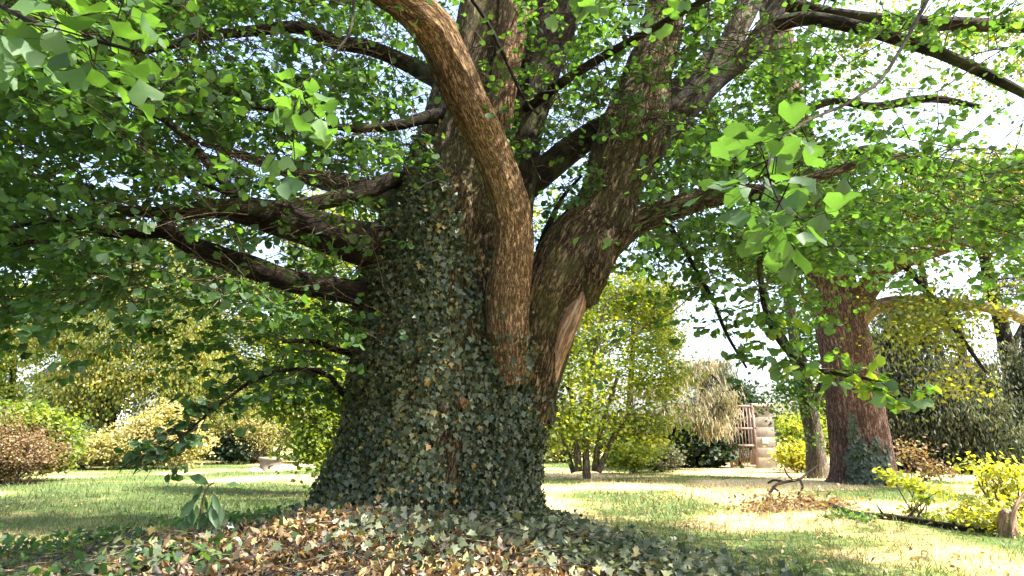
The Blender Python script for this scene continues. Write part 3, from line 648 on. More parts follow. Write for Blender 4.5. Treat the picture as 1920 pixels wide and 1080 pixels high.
# climbing stems of the ivy
st = Tubes()
for k in range(26):
    j = int(rng.integers(0, 200)); v = int(rng.integers(4, 8)); pts = []
    for s in range(int(rng.integers(22, 55))):
        if v >= len(trunkP) - 1: break
        nrm = unit(trunkP[v, j % 200] - trunkP[v].mean(0)); pts.append(trunkP[v, j % 200] + nrm * 0.008); v += 1; j += int(rng.integers(-1, 2))
    pts = np.array(pts[::3])
    if len(pts) > 3 and pts[-1][2] < 4.2: st.add(pts, np.linspace(0.014, 0.004, len(pts)), 5)
st.obj('stems', M['twig'], ivy)
# ivy creeping over the mound
gi = empty('ground_ivy', 'dark green ivy creeping over the mound below the trunk', 'ivy')
def scatter_ground(n, fn, x0, x1, y0, y1):
    x = rng.uniform(x0, x1, n); y = rng.uniform(y0, y1, n); k = rng.random(n) < fn(x, y); return x[k], y[k]
def fg(x, y):
    px, py, t = project(np.stack([x, y, gh(x, y)], 1))
    e = np.exp(-(((x - 0.45) / 1.25)**2 + ((y - 5.75) / 0.75)**2)) * 1.5 + 0.8 * np.exp(-((np.hypot(x - TX, (y - TY)) - 1.25) / 0.30)**2)
    lo = 1.0 * np.exp(-(((x - 1.3) / 0.9)**2 + ((y - 5.0) / 0.45)**2))
    return np.clip(e + lo - 0.12, 0, 1)
x, y = scatter_ground(22000, fg, -3.2, 3.0, 3.6, 8.6)
m = len(x); hgt = rng.random(m) ** 1.5 * 0.16 + 0.01
p = np.stack([x, y, gh(x, y) + hgt], 1)
A = rng.normal(size=(m, 3)) * np.array([1, 1, 0.4]) + np.array([0, -0.5, -0.35]); N_ = np.array([0, -0.35, 1.0]) + rng.normal(size=(m, 3)) * 0.5
S = rng.uniform(0.04, 0.095, m); T = np.clip(rng.normal(0.42, 0.24, m), 0, 0.9)
sc = S / project(p)[2] * (hgt > 0.06); o_ = np.argsort(-sc); b_, r_ = o_[:200], o_[200:]
single_leaves('leaf', p[b_], A[b_], N_[b_], S[b_], T[b_], IVY, M['ivy'], gi)
leaf_obj('leaf_mass', p[r_], A[r_], N_[r_], S[r_], T[r_], IVY, M['ivy'], gi)

# ------------------------------------------------------------------ dry leaves heaped on the mound
def fl(x, y):
    e = np.exp(-(((x + 1.4) / 1.5)**2 + ((y - 4.8) / 1.3)**2)) * 1.6 + 0.05
    return np.clip(e, 0, 1) * (np.hypot(x - TX, y - TY) > 0.9)
x, y = scatter_ground(52000, fl, -4.2, 1.2, 2.6, 7.6); m = len(x)
p = np.stack([x, y, gh(x, y) + 0.005 + 0.11 * rng.random(m) * np.clip(fl(x, y), 0.1, 1) * np.clip(3.4 * fbm(x * 3, y * 3, 0, 58) - 1.0, 0.1, 1.6)], 1)
A = rdir(m) * np.array([1, 1, 0.9]); N_ = np.array([0, -0.25, 0.55]) + rng.normal(size=(m, 3)) * 0.75
S = rng.uniform(0.035, 0.095, m); T = np.clip(rng.normal(0.27 + 0.6 * (fbm(x * 1.5, y * 1.5, 0, 57) - 0.4), 0.28, m), 0, 1)
sc = S / project(p)[2]; a_, b2, t_ = project(p); sc = sc * (a_ > 0) * (a_ < 1100) * (b2 < 1085); o_ = np.argsort(-sc); b_, r_ = o_[:280], o_[280:]
single_leaves('fallen_leaf', p[b_], A[b_], N_[b_], S[b_], T[b_], CRUMPLE, M['litter'], None,
              dict(label='large curled dry leaf lying on the brown leaf heap before the ivy-covered trunk', category='fallen leaf', group='dry leaves heaped on the mound'))
tag(leaf_obj('leaf_litter', p[r_], A[r_], N_[r_], S[r_], T[r_], CRUMPLE, M['litter']), 'heap of brown dry fallen leaves covering the mound below the trunk', 'leaf litter', kind='stuff')
# ivy shoots and bare twigs mixed into the heap
x, y = scatter_ground(16000, lambda x, y: fl(x, y) * np.clip(4.0 * fbm(x * 1.8, y * 1.8, 0, 91) - 2.1, 0, 0.5), -4.6, 0.6, 3.0, 6.4); m = len(x)
hv = rng.random(m) ** 1.4 * 0.20 + 0.03
mi = empty('ivy_shoots', 'green and yellowing ivy shoots poking out of the brown leaf heap', 'ivy')
leaf_obj('leaf_mass', np.stack([x, y, gh(x, y) + hv], 1), rng.normal(size=(m, 3)) * np.array([.6, .6, .5]) + np.array([0, 0, -.5]), np.array([0, -.7, .7]) + rng.normal(size=(m, 3)) * .5, rng.uniform(.035, .08, m), np.clip(rng.normal(.4, .26, m), 0, .93), IVY, M['ivy'], mi)
tw_ = Tubes()
for _ in range(420):
    x_, y_ = rng.uniform(-3.8, 0.4), rng.uniform(3.2, 6.0); d_ = rng.normal(size=2) * 0.16; z_ = float(gh(x_, y_)) + rng.uniform(0.03, 0.09)
    tw_.add(np.array([(x_, y_, z_), (x_ + d_[0], y_ + d_[1], z_ + rng.uniform(0, .07)), (x_ + 1.8 * d_[0] + .03, y_ + 1.8 * d_[1], z_ + rng.uniform(-.02, .10))]), [0.005, 0.004, 0.002], 4)
tag(tw_.obj('dry_twigs', M['bark_grey'], None), 'thin dry twigs strewn through the brown leaf heap', 'twigs', kind='stuff')
# rough weeds at the lawn's near side
x, y = scatter_ground(14000, lambda x, y: np.clip(4.5 * fbm(x * 0.9, y * 0.9, 0, 95) - 2.1, 0, 1) * np.clip((-x - 1.2) / 1.5, 0, 1), -7.5, -1.0, 4.2, 8.5); m = len(x)
tag(leaf_obj('weeds', np.stack([x, y, gh(x, y) + .02 + rng.random(m) * .13], 1), rng.normal(size=(m, 3)) + np.array([0, 0, -.2]), np.array([0, -.3, 1]) + rng.normal(size=(m, 3)) * .5, rng.uniform(.04, .09, m), np.clip(rng.normal(.4, .22, m), 0, 1), OVAL, M['ginkgo']), 'low leafy weeds on the lawn beside the leaf heap', 'weeds', kind='stuff')
x, y = scatter_ground(9000, lambda x, y: np.clip(fbm(x * 0.5, y * 0.5, 0, 51) * 2.4 - 0.8, 0, 1), -9, 12, 4.5, 22); m = len(x)
tag(leaf_obj('scattered_leaves', np.stack([x, y, gh(x, y) + 0.03], 1), rdir(m) * [1, 1, .3], np.array([0, 0, 1]) + rng.normal(size=(m, 3)) * .4, rng.uniform(0.04, 0.09, m), np.clip(rng.normal(0.55, 0.2, m), 0, 0.9), CRUMPLE, M['litter']),
    'thin scatter of brown dry leaves over the lawn', 'leaf litter', kind='stuff')

# ------------------------------------------------------------------ grass
def build_grass():
    n = 150000
    Y = 4.2 * (34 / 4.2) ** rng.random(n); X = rng.uniform(-0.92, 0.92, n) * (Y + 1.5)
    soil = np.exp(-(((X - TX) * 0.8)**2 + np.where(Y < 6.4, (Y - 6.4) * 0.5, Y - 6.4)**2) / 2.0**2)
    k = (soil < 0.35) & (rng.random(n) < 0.35 + 0.65 * fbm(X * 1.3, Y * 1.3, 0, 61)); X, Y = X[k], Y[k]; n = len(X)
    dr = dryness(X, Y)
    P = np.stack([X, Y, gh(X, Y) - 0.005], 1)
    lean = rng.normal(size=(n, 3)) * np.array([0.45, 0.45, 0]) + np.array([0, 0, 1])
    S = rng.uniform(0.035, 0.10, n) * (0.7 + 0.8 * fbm(X * 0.8, Y * 0.8, 0, 63)) * np.clip(Y / 9, 0.9, 1.3)
    T = np.clip(0.12 + 0.72 * dr + rng.normal(size=n) * 0.15, 0, 1)
    tm = np.array([(-0.07, 0, 0), (0.07, 0, 0), (0.015, 1.0, 0.22)])
    o = leaf_obj('grass', P, lean, rng.normal(size=(n, 3)) * np.array([1, 1, 0.2]), S, T, tm, M['grass'])
    tag(o, 'short green and straw-coloured grass blades of the lawn', 'grass', kind='stuff')
build_grass()

# ------------------------------------------------------------------ other trees and shrubs
def gx(px, Y):                                  # x on the ground under photo column px at distance Y
    r = ray(px, 862); return r[0] / r[1] * Y
def crown_leaves(ells, n_clump, per, size, flat=0.6, clump=0.5, hang=0.0, tone=0.5, tsd=0.2, cull=1.0, shell=2.2):
    C = []
    for (c, r) in ells:
        wgt = r[0] * r[2]
        d = unit(rng.normal(size=(n_clump, 3))) * (rng.random((n_clump, 1)) ** (1 / shell))
        d = d * (0.45 + 1.15 * fbm(d[:, 0] * 1.6 + c[0], d[:, 1] * 1.6, d[:, 2] * 1.6 + c[2], 17))[:, None] * np.asarray(r) + np.asarray(c)
        C.append(d)
    C = np.concatenate(C)
    ctr = C.mean(0); far_ = rng.random(len(C)) < 0.16
    C[far_] += (C[far_] - ctr) * rng.uniform(0.08, 0.32, (far_.sum(), 1))
    C = C[C[:, 2] > gh(C[:, 0], C[:, 1])]
    C = C[gap_keep(C, cull)]
    cs = clump * rng.uniform(0.35, 1.35, len(C)); ct = rng.normal(tone, tsd * 0.7, len(C))
    i = np.repeat(np.arange(len(C)), per); n = len(i)
    g = rng.normal(size=(n, 3)) * cs[i][:, None] * np.array([1, 1, 0.55])
    P = C[i] + g; P[:, 2] -= hang * rng.random(n)
    A = rdir(n) * np.array([1, 1, 0.6]); A[:, 2] -= 0.4 + 1.5 * (hang > 0)
    Nn = np.array([0, 0, 1.0]) + rng.normal(size=(n, 3)) * flat
    if hang: Nn = rdir(n)
    S = size * rng.uniform(0.7, 1.3, n); T = np.clip(ct[i] + rng.normal(size=n) * tsd * 0.7, 0, 1)
    k = gap_keep(P, cull * 0.9) & (P[:, 2] > gh(P[:, 0], P[:, 1]) + 0.03)
    return C, P[k], A[k], Nn[k], S[k], T[k]
def px_ell(lst):
    out = []
    for px, py, rx, ry, Y in lst:
        m = mpp(px, py, Y); out.append((at(px, py, Y), (rx * m, max(rx * m * 0.8, 0.4), ry * m)))
    return out
def tree(name, label, trunk, ells, mat, bark, n_clump, per, size, cat='tree', group=None, tmpl=KITE, limbs=6, limb_mats=None, limb_r=0.35, **kw):
    t = empty(name, label, cat, group)
    trunk_pts = None
    for j, tr in enumerate(trunk):
        p = px_pts(tr)
        if j == 0: p[0, 2] = gh(p[0, 0], p[0, 1]) - 0.15
        seg = int(np.clip(p[:, 3].max() * 60, 8, 48)); step = float(np.clip(p[:, 3].max() * 0.3, 0.06, 0.4))
        P, bc = tube_grid(p, seg, step, seed=len(name) + j, ridge=min(0.02, p[:, 3].mean() * 0.08), rf=5)
        grid_obj('trunk' if j == 0 else 'limb', P, bc, (limb_mats or {}).get(j, bark), t)
        if j == 0: trunk_pts = catmull(p, 0.3)
    C, P, A, Nn, S, T = crown_leaves(px_ell(ells), n_clump, per, size, **kw)
    tw = Tubes()
    sk = trunk_pts[len(trunk_pts) // 3:]
    for k in rng.choice(len(C), min(len(C), limbs * 5), replace=False):
        d = ((sk[:, :3] - C[k]) ** 2).sum(1) + 0.6 * np.maximum(sk[:, 2] - C[k][2], 0) ** 2; b = sk[int(np.argmin(d))]
        mid = (b[:3] + C[k]) / 2 + np.array([0, 0, 0.12 * np.linalg.norm(C[k] - b[:3])]) + rng.normal(size=3) * 0.1
        tt = np.linspace(0, 1, 7)[:, None]; cc = (1-tt)**2 * b[:3] + 2*tt*(1-tt)*mid + tt**2 * C[k]
        r0 = max(min(b[3] * limb_r, 0.05), 0.012); tw.add(cc, np.linspace(r0, 0.008, 7), 5)
    if tw.V: tw.obj('branches', bark, t)
    leaf_obj('crown', P, A, Nn, S, T, tmpl, mat, t)
    return t
def shrub(name, label, px, pybase, Y, wpx, hpx, mat, n_clump, per, size, group=None, cat='shrub', stems=7, bark=None, tmpl=KITE, low=0.15, lobes=None, **kw):
    t = empty(name, label, cat, group)
    X = gx(px, Y); z0 = float(gh(X, Y)); m = mpp(px, pybase, Y); W, H = wpx * m / 2, hpx * m
    ells = lobes and px_ell(lobes) or [((X, Y, z0 + H * (0.5 + low / 2)), (W, W * 0.8, H * (0.5 - low / 2)))]
    C, P, A, Nn, S, T = crown_leaves(ells, n_clump, per, size, **kw)
    tw = Tubes()
    for k in rng.choice(len(C), min(len(C), stems), replace=False):
        b = np.array([X + rng.normal() * W * 0.15, Y + rng.normal() * W * 0.1, z0 - 0.05]); c = C[k]
        tt = np.linspace(0, 1, 6)[:, None]; mid = (b + c) / 2 + rng.normal(size=3) * 0.08 * H + np.array([0, 0, 0.1 * H])
        tw.add((1-tt)**2 * b + 2*tt*(1-tt)*mid + tt**2 * c, np.linspace(0.010 * H + 0.006, 0.005, 6), 5)
    tw.obj('stems', bark or M['bark_grey'], t)
    leaf_obj('foliage', P, A, Nn, S, T, tmpl, mat, t)
    return t

# reddish-trunked tree standing to the right of the ginkgo
second = tree('old_tree', 'thick reddish-brown trunked tree with a long bare curving bough', [
    [(1622, 925, 18.5, 150), (1620, 900, 18.5, 118), (1616, 860, 18.5, 106), (1604, 780, 18.5, 98), (1592, 700, 18.5, 92), (1578, 620, 18.5, 90), (1560, 540, 18.5, 84), (1540, 440, 18.6, 74), (1512, 330, 18.7, 66), (1480, 210, 18.8, 60), (1462, 110, 19, 56), (1450, 0, 19.2, 50), (1440, -150, 19.4, 36)],
    [(1595, 590, 18.2, 44), (1625, 545, 17.9, 40), (1655, 508, 17.5, 36), (1690, 490, 17, 30), (1760, 470, 16.4, 20), (1850, 440, 16, 10)],
    [(1600, 620, 18.3, 34), (1630, 585, 18.0, 27), (1670, 567, 17.6, 22), (1740, 566, 17.0, 21), (1810, 572, 16.4, 20), (1870, 580, 16, 19), (1930, 606, 15.6, 15), (2010, 650, 15.3, 8)],
    [(1520, 340, 18.6, 40), (1620, 288, 17.5, 30), (1700, 308, 16.8, 32), (1780, 335, 16.2, 28), (1860, 348, 15.7, 26), (1950, 360, 15.2, 16), (2060, 380, 14.8, 7)],
    [(1480, 220, 18.7, 24), (1560, 190, 18, 14), (1640, 200, 17.4, 16), (1740, 185, 17, 14), (1840, 200, 16.6, 8)],
    [(1560, 540, 18.4, 34), (1530, 590, 18.1, 12), (1510, 560, 17.8, 8), (1480, 500, 17.5, 5)],
    [(1690, 490, 17, 12), (1750, 560, 16.4, 10), (1800, 630, 16, 9), (1850, 700, 15.7, 5)]],
    [(1640, 430, 110, 70, 17.5), (1760, 390, 120, 60, 16.5), (1860, 320, 120, 45, 15.8), (1760, 600, 90, 60, 16.2), (1720, 80, 200, 90, 18), (1880, 110, 120, 90, 17.5), (1530, 420, 90, 80, 18), (1500, -150, 260, 120, 19), (1800, -120, 260, 120, 18), (1960, 450, 90, 80, 16)],
    M['meadow'], M['bark_red'], 46, 75, 0.12, limbs=3, cull=0.9, tone=0.5, clump=0.55, limb_mats={1: M['bark_tan'], 2: M['bare_wood'], 3: M['bark_dark'], 4: M['bark_dark'], 6: M['bark_dark']})  # limb tones painted: tan as sunlit, dark bark as shaded
M['oldivy'] = M['ivy']
si = empty('trunk_ivy', 'patch of dark ivy at the foot of the reddish trunk', 'ivy')
n = 700; a = rng.uniform(-2.3, -1.0, n); hz = rng.random(n) ** 1.3 * 1.35 * (0.25 + 1.2 * noise(a * 3.5, 0, 0, 3))
bx, by = gx(1612, 18.5), 18.5
p = np.stack([bx + 0.9 * np.cos(a) * 1.05 - 0.12, by + 0.95 * np.sin(a), hz + 0.02], 1)
leaf_obj('leaf_mass', p, np.array([0, 0, -1]) + rng.normal(size=(n, 3)) * .4, np.stack([np.cos(a), np.sin(a), a * 0 + .3], 1) + rng.normal(size=(n, 3)) * .3, rng.uniform(.09, .16, n), np.clip(rng.normal(.2, .15, n), 0, .8), IVY, M['ivy'], si)

tree('forked_tree', 'slim grey forked tree beside the reddish trunk', [
    [(1533, 885, 20.5, 44), (1528, 830, 20.5, 32), (1515, 760, 20.5, 30), (1500, 690, 20.5, 27), (1488, 620, 20.6, 20), (1476, 540, 20.8, 16), (1462, 440, 21, 12), (1450, 330, 21.2, 8)],
    [(1517, 765, 20.5, 20), (1535, 735, 20.3, 15), (1545, 700, 20.2, 10), (1552, 640, 20, 6)], [(1500, 690, 20.5, 18), (1470, 640, 20.7, 15), (1445, 580, 21, 11), (1420, 500, 21.2, 6)]],
    [(1450, 540, 70, 70, 21), (1500, 470, 60, 60, 21), (1400, 470, 60, 60, 21), (1520, 640, 30, 50, 20.4), (1490, 740, 40, 40, 20.2)], M['ginkgo'], M['bark_grey'], 20, 60, 0.12, limbs=5, clump=0.4, tone=0.35)
tree('yellow_green_tree', 'sunlit yellow-green small tree with a cluster of thin stems', [
    [(1100, 880, 20, 16), (1098, 820, 20, 12), (1105, 740, 20, 10), (1120, 640, 20, 8), (1140, 560, 20, 5)],
    [(1085, 884, 20, 14), (1078, 800, 20, 10), (1065, 700, 20, 6)], [(1115, 884, 20, 13), (1128, 800, 20, 9), (1160, 700, 20, 6)], [(1122, 886, 19.8, 11), (1150, 820, 19.8, 8), (1190, 760, 19.6, 5)], [(1075, 886, 20.2, 10), (1050, 800, 20.2, 7), (1030, 720, 20.2, 5)]],
    [(1150, 640, 120, 100, 20.5), (1090, 740, 80, 60, 19.6), (1220, 700, 70, 60, 20.2), (1130, 560, 90, 50, 21), (1060, 650, 60, 80, 20), (1060, 790, 60, 30, 19.4), (1190, 790, 60, 30, 19.8), (1250, 620, 60, 60, 21), (1200, 560, 60, 40, 21)], M['lime'], M['bark_grey'], 34, 55, 0.125, limbs=5, clump=0.5, tone=0.42, tsd=0.3)
def cedar():
    t = tree('cedar_tree', 'pale dry-looking cedar with long drooping tan needle branches', [
        [(1320, 885, 29.4, 26), (1320, 800, 29.4, 22), (1318, 740, 29.2, 16), (1316, 700, 29, 8)],
        [(1326, 720, 27, 14), (1280, 705, 26, 10), (1220, 715, 25.2, 6), (1180, 740, 25, 4)], [(1322, 715, 27, 12), (1340, 705, 26, 9), (1358, 735, 25.5, 4)], [(1326, 770, 27, 12), (1260, 765, 25.6, 9), (1190, 790, 25, 5)]],
        [(1235, 728, 60, 9, 25.5), (1290, 700, 55, 9, 26), (1340, 735, 26, 10, 25.6), (1220, 778, 44, 7, 25), (1285, 762, 50, 9, 25.4), (1330, 790, 26, 8, 25.4), (1310, 680, 36, 8, 26.5), (1355, 760, 14, 8, 25.8)],
        M['tan_needle'], M['bark_grey'], 22, 44, 0.20, tmpl=STRIP * np.array([1.5, 1, 1]), limbs=8, clump=0.30, hang=0.30, cull=0.3, tsd=0.5, tone=0.4)
cedar()
tree('small_conifer', 'grey-green conifer tip rising behind the cedar', [[(1345, 885, 44, 14), (1345, 780, 44, 6), (1345, 700, 44, 2)]],
     [(1345, 690, 26, 30, 44), (1345, 740, 50, 50, 44), (1345, 800, 60, 50, 44)], M['needle'], M['bark_dark'], 40, 60, 0.3, limbs=2, clump=0.6, hang=0.3, tmpl=STRIP)
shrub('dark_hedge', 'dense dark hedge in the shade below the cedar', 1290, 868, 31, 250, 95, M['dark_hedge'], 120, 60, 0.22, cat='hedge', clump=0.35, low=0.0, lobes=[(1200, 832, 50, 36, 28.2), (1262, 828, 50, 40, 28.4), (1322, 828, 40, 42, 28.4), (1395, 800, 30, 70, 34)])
shrub('round_bush', 'rounded grey-green clipped bush below the pale cedar', 1240, 880, 24, 70, 46, M['needle'], 60, 50, 0.10, tone=0.7, clump=0.16)
shrub('low_bush', 'bright green low bush beside the rounded grey bush', 1185, 878, 23, 90, 60, M['lime'], 50, 50, 0.11, tone=0.3, clump=0.22)
shrub('gate_shrub', 'yellow-flecked shrub growing against the gate pillar', 1498, 885, 24, 60, 52, M['lime'], 60, 45, 0.12, tone=0.9, clump=0.25)
# right-hand evergreens
for lab, px_, Y_, ells in (('broad grey-green evergreen with drooping sprays behind the reddish trunk', 1700, 25, [(1690, 790, 60, 80, 25), (1680, 700, 50, 70, 25), (1720, 620, 60, 60, 25)]),
                           ('dark spreading evergreen with deep shade below it', 1810, 24, [(1800, 780, 80, 80, 24), (1780, 720, 70, 50, 24.5), (1850, 820, 60, 60, 23.5)]),
                           ('tall evergreen mass beside the leaning dark trunk', 1930, 24, [(1910, 800, 60, 80, 24), (1950, 700, 60, 80, 24)])):
    tree('evergreen', lab, [[(px_, 885, Y_, 34), (px_, 780, Y_, 26), (px_ - 6, 660, Y_, 14), (px_ - 10, 600, Y_, 6)]], ells, M['needle'], M['bark_dark'], 190, 85, 0.16, tmpl=KITE * np.array([0.5, 1, 1]), limbs=4, clump=0.34, hang=0.10, group='evergreens behind the lawn', tone=0.5, cull=0.8)
tree('pine_tree', 'leaning dark bare-trunked pine above the evergreens', [[(1925, 885, 26, 40), (1912, 780, 26, 34), (1896, 690, 26, 30), (1880, 620, 26, 24), (1850, 500, 26, 18), (1830, 380, 26, 10)], [(1890, 660, 26, 16), (1915, 620, 26, 12), (1935, 560, 26, 8)]],
     [(1830, 420, 90, 50, 26), (1900, 520, 60, 40, 26), (1930, 400, 60, 60, 26)], M['needle'], M['bark_dark'], 24, 60, 0.3, tmpl=STRIP, limbs=4, clump=0.5)
tree('pine_tree', 'slim dark slanting pine trunk behind the bare bough', [[(1800, 885, 29, 22), (1775, 720, 29, 17), (1755, 640, 29, 15), (1735, 540, 29, 12), (1715, 440, 29, 8)], ],
     [(1720, 420, 80, 40, 29), (1790, 440, 60, 40, 29)], M['needle'], M['bark_dark'], 24, 60, 0.3, tmpl=STRIP, limbs=4, clump=0.5)
# left-hand trees
tree('hanging_tree', 'olive-green tree with foliage hanging low over the lawn edge', [[(190, 885, 30, 40), (196, 800, 30, 34), (215, 690, 30, 28), (240, 580, 30, 29.4), (260, 460, 30, 12)]],
     [(140, 800, 60, 40, 29.4), (180, 640, 110, 60, 30), (290, 620, 110, 80, 29.6), (230, 720, 110, 60, 29.4), (340, 690, 50, 60, 29.4), (150, 760, 60, 60, 30.4), (80, 590, 90, 60, 29.4), (250, 530, 160, 60, 30), (350, 640, 110, 80, 31.5), (400, 730, 70, 50, 31.5), (90, 670, 80, 50, 32), (440, 560, 100, 70, 32)], M['meadow'], M['bark_dark'], 60, 88, 0.135, limbs=6, clump=0.66, tone=0.55, hang=0.2, tsd=0.3)
tree('bright_tree', 'bright green leafy tree just behind the ginkgo trunk', [[(610, 885, 15, 14), (606, 800, 15, 11), (600, 700, 15, 9), (590, 600, 15, 6)]],
     [(610, 640, 60, 60, 15), (620, 740, 50, 60, 14.6), (560, 620, 60, 40, 15.5), (600, 820, 36, 40, 14.5), (540, 740, 40, 30, 15)], M['lime'], M['bark_grey'], 50, 60, 0.105, limbs=4, clump=0.3, tone=0.25)
for lab, px_, Y_, ells, mt in (('tall pale green tree far behind the lawn by the house', 20, 40, [(10, 680, 60, 60, 40), (0, 760, 80, 60, 40), (40, 560, 110, 70, 40), (150, 620, 100, 80, 40), (-20, 640, 60, 60, 40)], 'lime'),
                               ('tall green tree behind the hanging foliage', 330, 38, [(380, 600, 90, 80, 38), (330, 500, 120, 80, 38), (420, 690, 60, 60, 38), (200, 480, 140, 80, 38)], 'meadow'),
                               ('tall yellow-green tree far behind the twiggy shrub', 500, 40, [(500, 700, 90, 60, 40), (560, 600, 90, 60, 40), (480, 560, 70, 60, 40), (600, 480, 90, 90, 40), (440, 640, 60, 60, 40), (570, 690, 100, 90, 38), (520, 770, 110, 50, 38), (400, 760, 80, 60, 39)], 'lime'),
                               ('tall tree far behind the yellow-green tree', 1180, 42, [(1160, 560, 130, 70, 42), (1240, 600, 60, 70, 42), (1100, 640, 80, 80, 42)], 'olive'),
                               ('tall tree hidden far behind the ginkgo trunk', 860, 40, [(760, 520, 200, 140, 40), (900, 420, 180, 120, 40), (640, 420, 120, 120, 40)], 'lime'),
                               ('tall spreading tree far behind the forked tree', 1560, 46, [(1530, 800, 60, 50, 46), (1560, 740, 50, 40, 46)], 'olive')):
    tree('tall_tree', lab, [[(px_, 872, Y_, 18), (px_, 780, Y_, 14), (px_ + 6, 660, Y_, 9), (px_ + 10, 560, Y_, 5)]], ells, M[mt], M['bark_dark'], 70, 60, 0.21, limbs=5, clump=0.75, group='trees behind the lawn', tone=0.5)
shrub('pale_shrub', 'pale sunlit shrub with feathery cream foliage at the lawn edge', 250, 866, 27, 220, 90, M['pale'], 90, 60, 0.12, clump=0.3, tone=0.6, lobes=[(200, 842, 50, 24, 26.5), (270, 826, 50, 36, 27), (335, 836, 45, 30, 27), (310, 790, 50, 26, 27.4)])
shrub('twiggy_shrub', 'twiggy tan and yellow shrub behind the stone planter', 490, 862, 33, 200, 150, M['pale'], 120, 50, 0.12, clump=0.4, tone=0.5, stems=40)
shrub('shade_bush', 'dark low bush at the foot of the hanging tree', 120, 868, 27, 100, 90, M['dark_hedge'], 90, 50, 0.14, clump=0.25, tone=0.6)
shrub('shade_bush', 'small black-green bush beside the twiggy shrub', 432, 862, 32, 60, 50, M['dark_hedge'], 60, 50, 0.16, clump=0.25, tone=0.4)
shrub('russet_bush', 'russet-brown dying bush with green top at the lawn side', 20, 905, 17.5, 150, 110, M['russet'], 120, 90, 0.066, clump=0.26, tone=0.4, tsd=0.35, stems=16)
shrub('green_bush', 'bright green bushy top growing over the russet bush', 10, 905, 18.6, 160, 150, M['lime'], 70, 60, 0.12, clump=0.26, tone=0.2, lobes=[(20, 790, 75, 34, 18.6), (95, 830, 26, 50, 19)])
shrub('saffron_shrub', 'yellow-leaved shrub beside the fallen branch', 1875, 1000, 8.8, 160, 140, M['lime'], 26, 20, 0.07, tmpl=OVAL, tone=0.85, clump=0.13, stems=22, lobes=[(1880, 885, 50, 22, 8.8), (1830, 955, 42, 36, 8.7), (1900, 930, 40, 40, 8.9), (1855, 975, 60, 24, 8.6)])
shrub('young_shrub', 'small young shrub on a thin bent stem before the reddish trunk', 1700, 975, 10.2, 120, 90, M['lime'], 8, 16, 0.08, tmpl=OVAL, tone=0.55, clump=0.07, stems=9, lobes=[(1680, 893, 30, 12, 10.2), (1715, 910, 26, 14, 10.2), (1730, 955, 16, 22, 10), (1745, 920, 14, 14, 10.1)])
shrub('dry_shrub', 'dry reddish shrub beside the reddish trunk', 1720, 895, 19.5, 90, 80, M['russet'], 16, 18, 0.10, clump=0.25, tone=0.6, stems=14, lobes=[(1715, 850, 40, 36, 19.5), (1745, 880, 36, 20, 19)])
shrub('dry_weeds', 'patch of reddish dry weeds round the dead branch', 1470, 965, 11, 150, 40, M['russet'], 40, 16, 0.07, cat='weeds', clump=0.20, tone=0.5, stems=50, lobes=[(1440, 952, 40, 14, 11), (1500, 945, 40, 14, 11.5), (1560, 950, 30, 8, 11.5)])
shrub('green_weeds', 'low dark green weeds beside the fallen branch', 1580, 975, 10, 90, 24, M['ginkgo'], 30, 30, 0.06, cat='weeds', clump=0.09, tone=0.3, stems=10, lobes=[(1585, 972, 40, 9, 10)])

for lab, px_, Y_, w_, h_, mt in (('leafy green bush at the lawn edge behind the ginkgo trunk', 620, 34, 150, 80, 'olive'), ('loose green bush behind the cluster of thin stems', 1060, 33, 150, 70, 'olive'),
                                 ('low sunlit bush between the gate pillar and the forked tree', 1500, 38, 130, 90, 'lime'), ('far olive bush beside the russet bush', 110, 36, 120, 70, 'olive'), ('far pale bush beyond the hanging tree', 380, 40, 120, 70, 'pale'),
                                 ('grey-green bush filling the space between the reddish trunk and evergreens', 1650, 30, 140, 80, 'needle')):
    shrub('leafy_bush', lab, px_, 862, Y_, w_, h_, M[mt], 80, 50, 0.17, group='bushes along the lawn edge', clump=0.4, low=0.0)

# ------------------------------------------------------------------ gate, pillar, planter, house
M['iron'] = plain_mat('rusty_iron', (0.14, 0.085, 0.07), (0.30, 0.20, 0.17), 9, 0.8, 0.3, 0.0)
M['stone'] = plain_mat('pillar_stone', (0.22, 0.185, 0.155), (0.33, 0.28, 0.235), 4, 0.9, 0.4)
M['pale_stone'] = plain_mat('pale_stone', (0.34, 0.29, 0.25), (0.56, 0.50, 0.44), 5, 0.9, 0.5)
M['white'] = plain_mat('white_paint', (0.72, 0.70, 0.68), (0.82, 0.81, 0.79), 5, 0.6, 0.05)
M['roof'] = plain_mat('roof_tile', (0.22, 0.15, 0.12), (0.34, 0.25, 0.20), 3, 0.9, 0.4)
M['glass'] = plain_mat('dark_glass', (0.02, 0.025, 0.03), (0.04, 0.05, 0.055), 2, 0.15, 0.0)
gY = 27.4; gX0 = gx(1372, gY); gX1 = gx(1418, gY); gz = float(gh(gX0, gY)); ang = R(-12)
gate = empty('iron_gate', 'open rusty iron gate leaf with vertical bars', 'gate')
W = gX1 - gX0; H = 2.55; cx_ = (gX0 + gX1) / 2
def gp(s, z): return (cx_ + (s - 0.5) * W * math.cos(ang), gY + (s - 0.5) * W * math.sin(ang), gz + z)
for s in (0, 1): MB().box(gp(s, H / 2 + 0.04), (0.05, 0.035, H / 2), ang).obj('stile', M['iron'], gate)
for z in (0.10, 0.92, 1.62, H): MB().box(gp(0.5, z), (W / 2 - 0.052, 0.026, 0.045), ang).obj('rail', M['iron'], gate)
for k in range(1, 8): MB().box(gp(k / 8, H / 2 + 0.03), (0.018, 0.016, H / 2 - 0.07), ang).obj('bar', M['iron'], gate)
for k in range(8): MB().box(gp((k + 0.5) / 8, 0.5), (0.009, 0.010, 0.36), ang).obj('bar', M['iron'], gate)
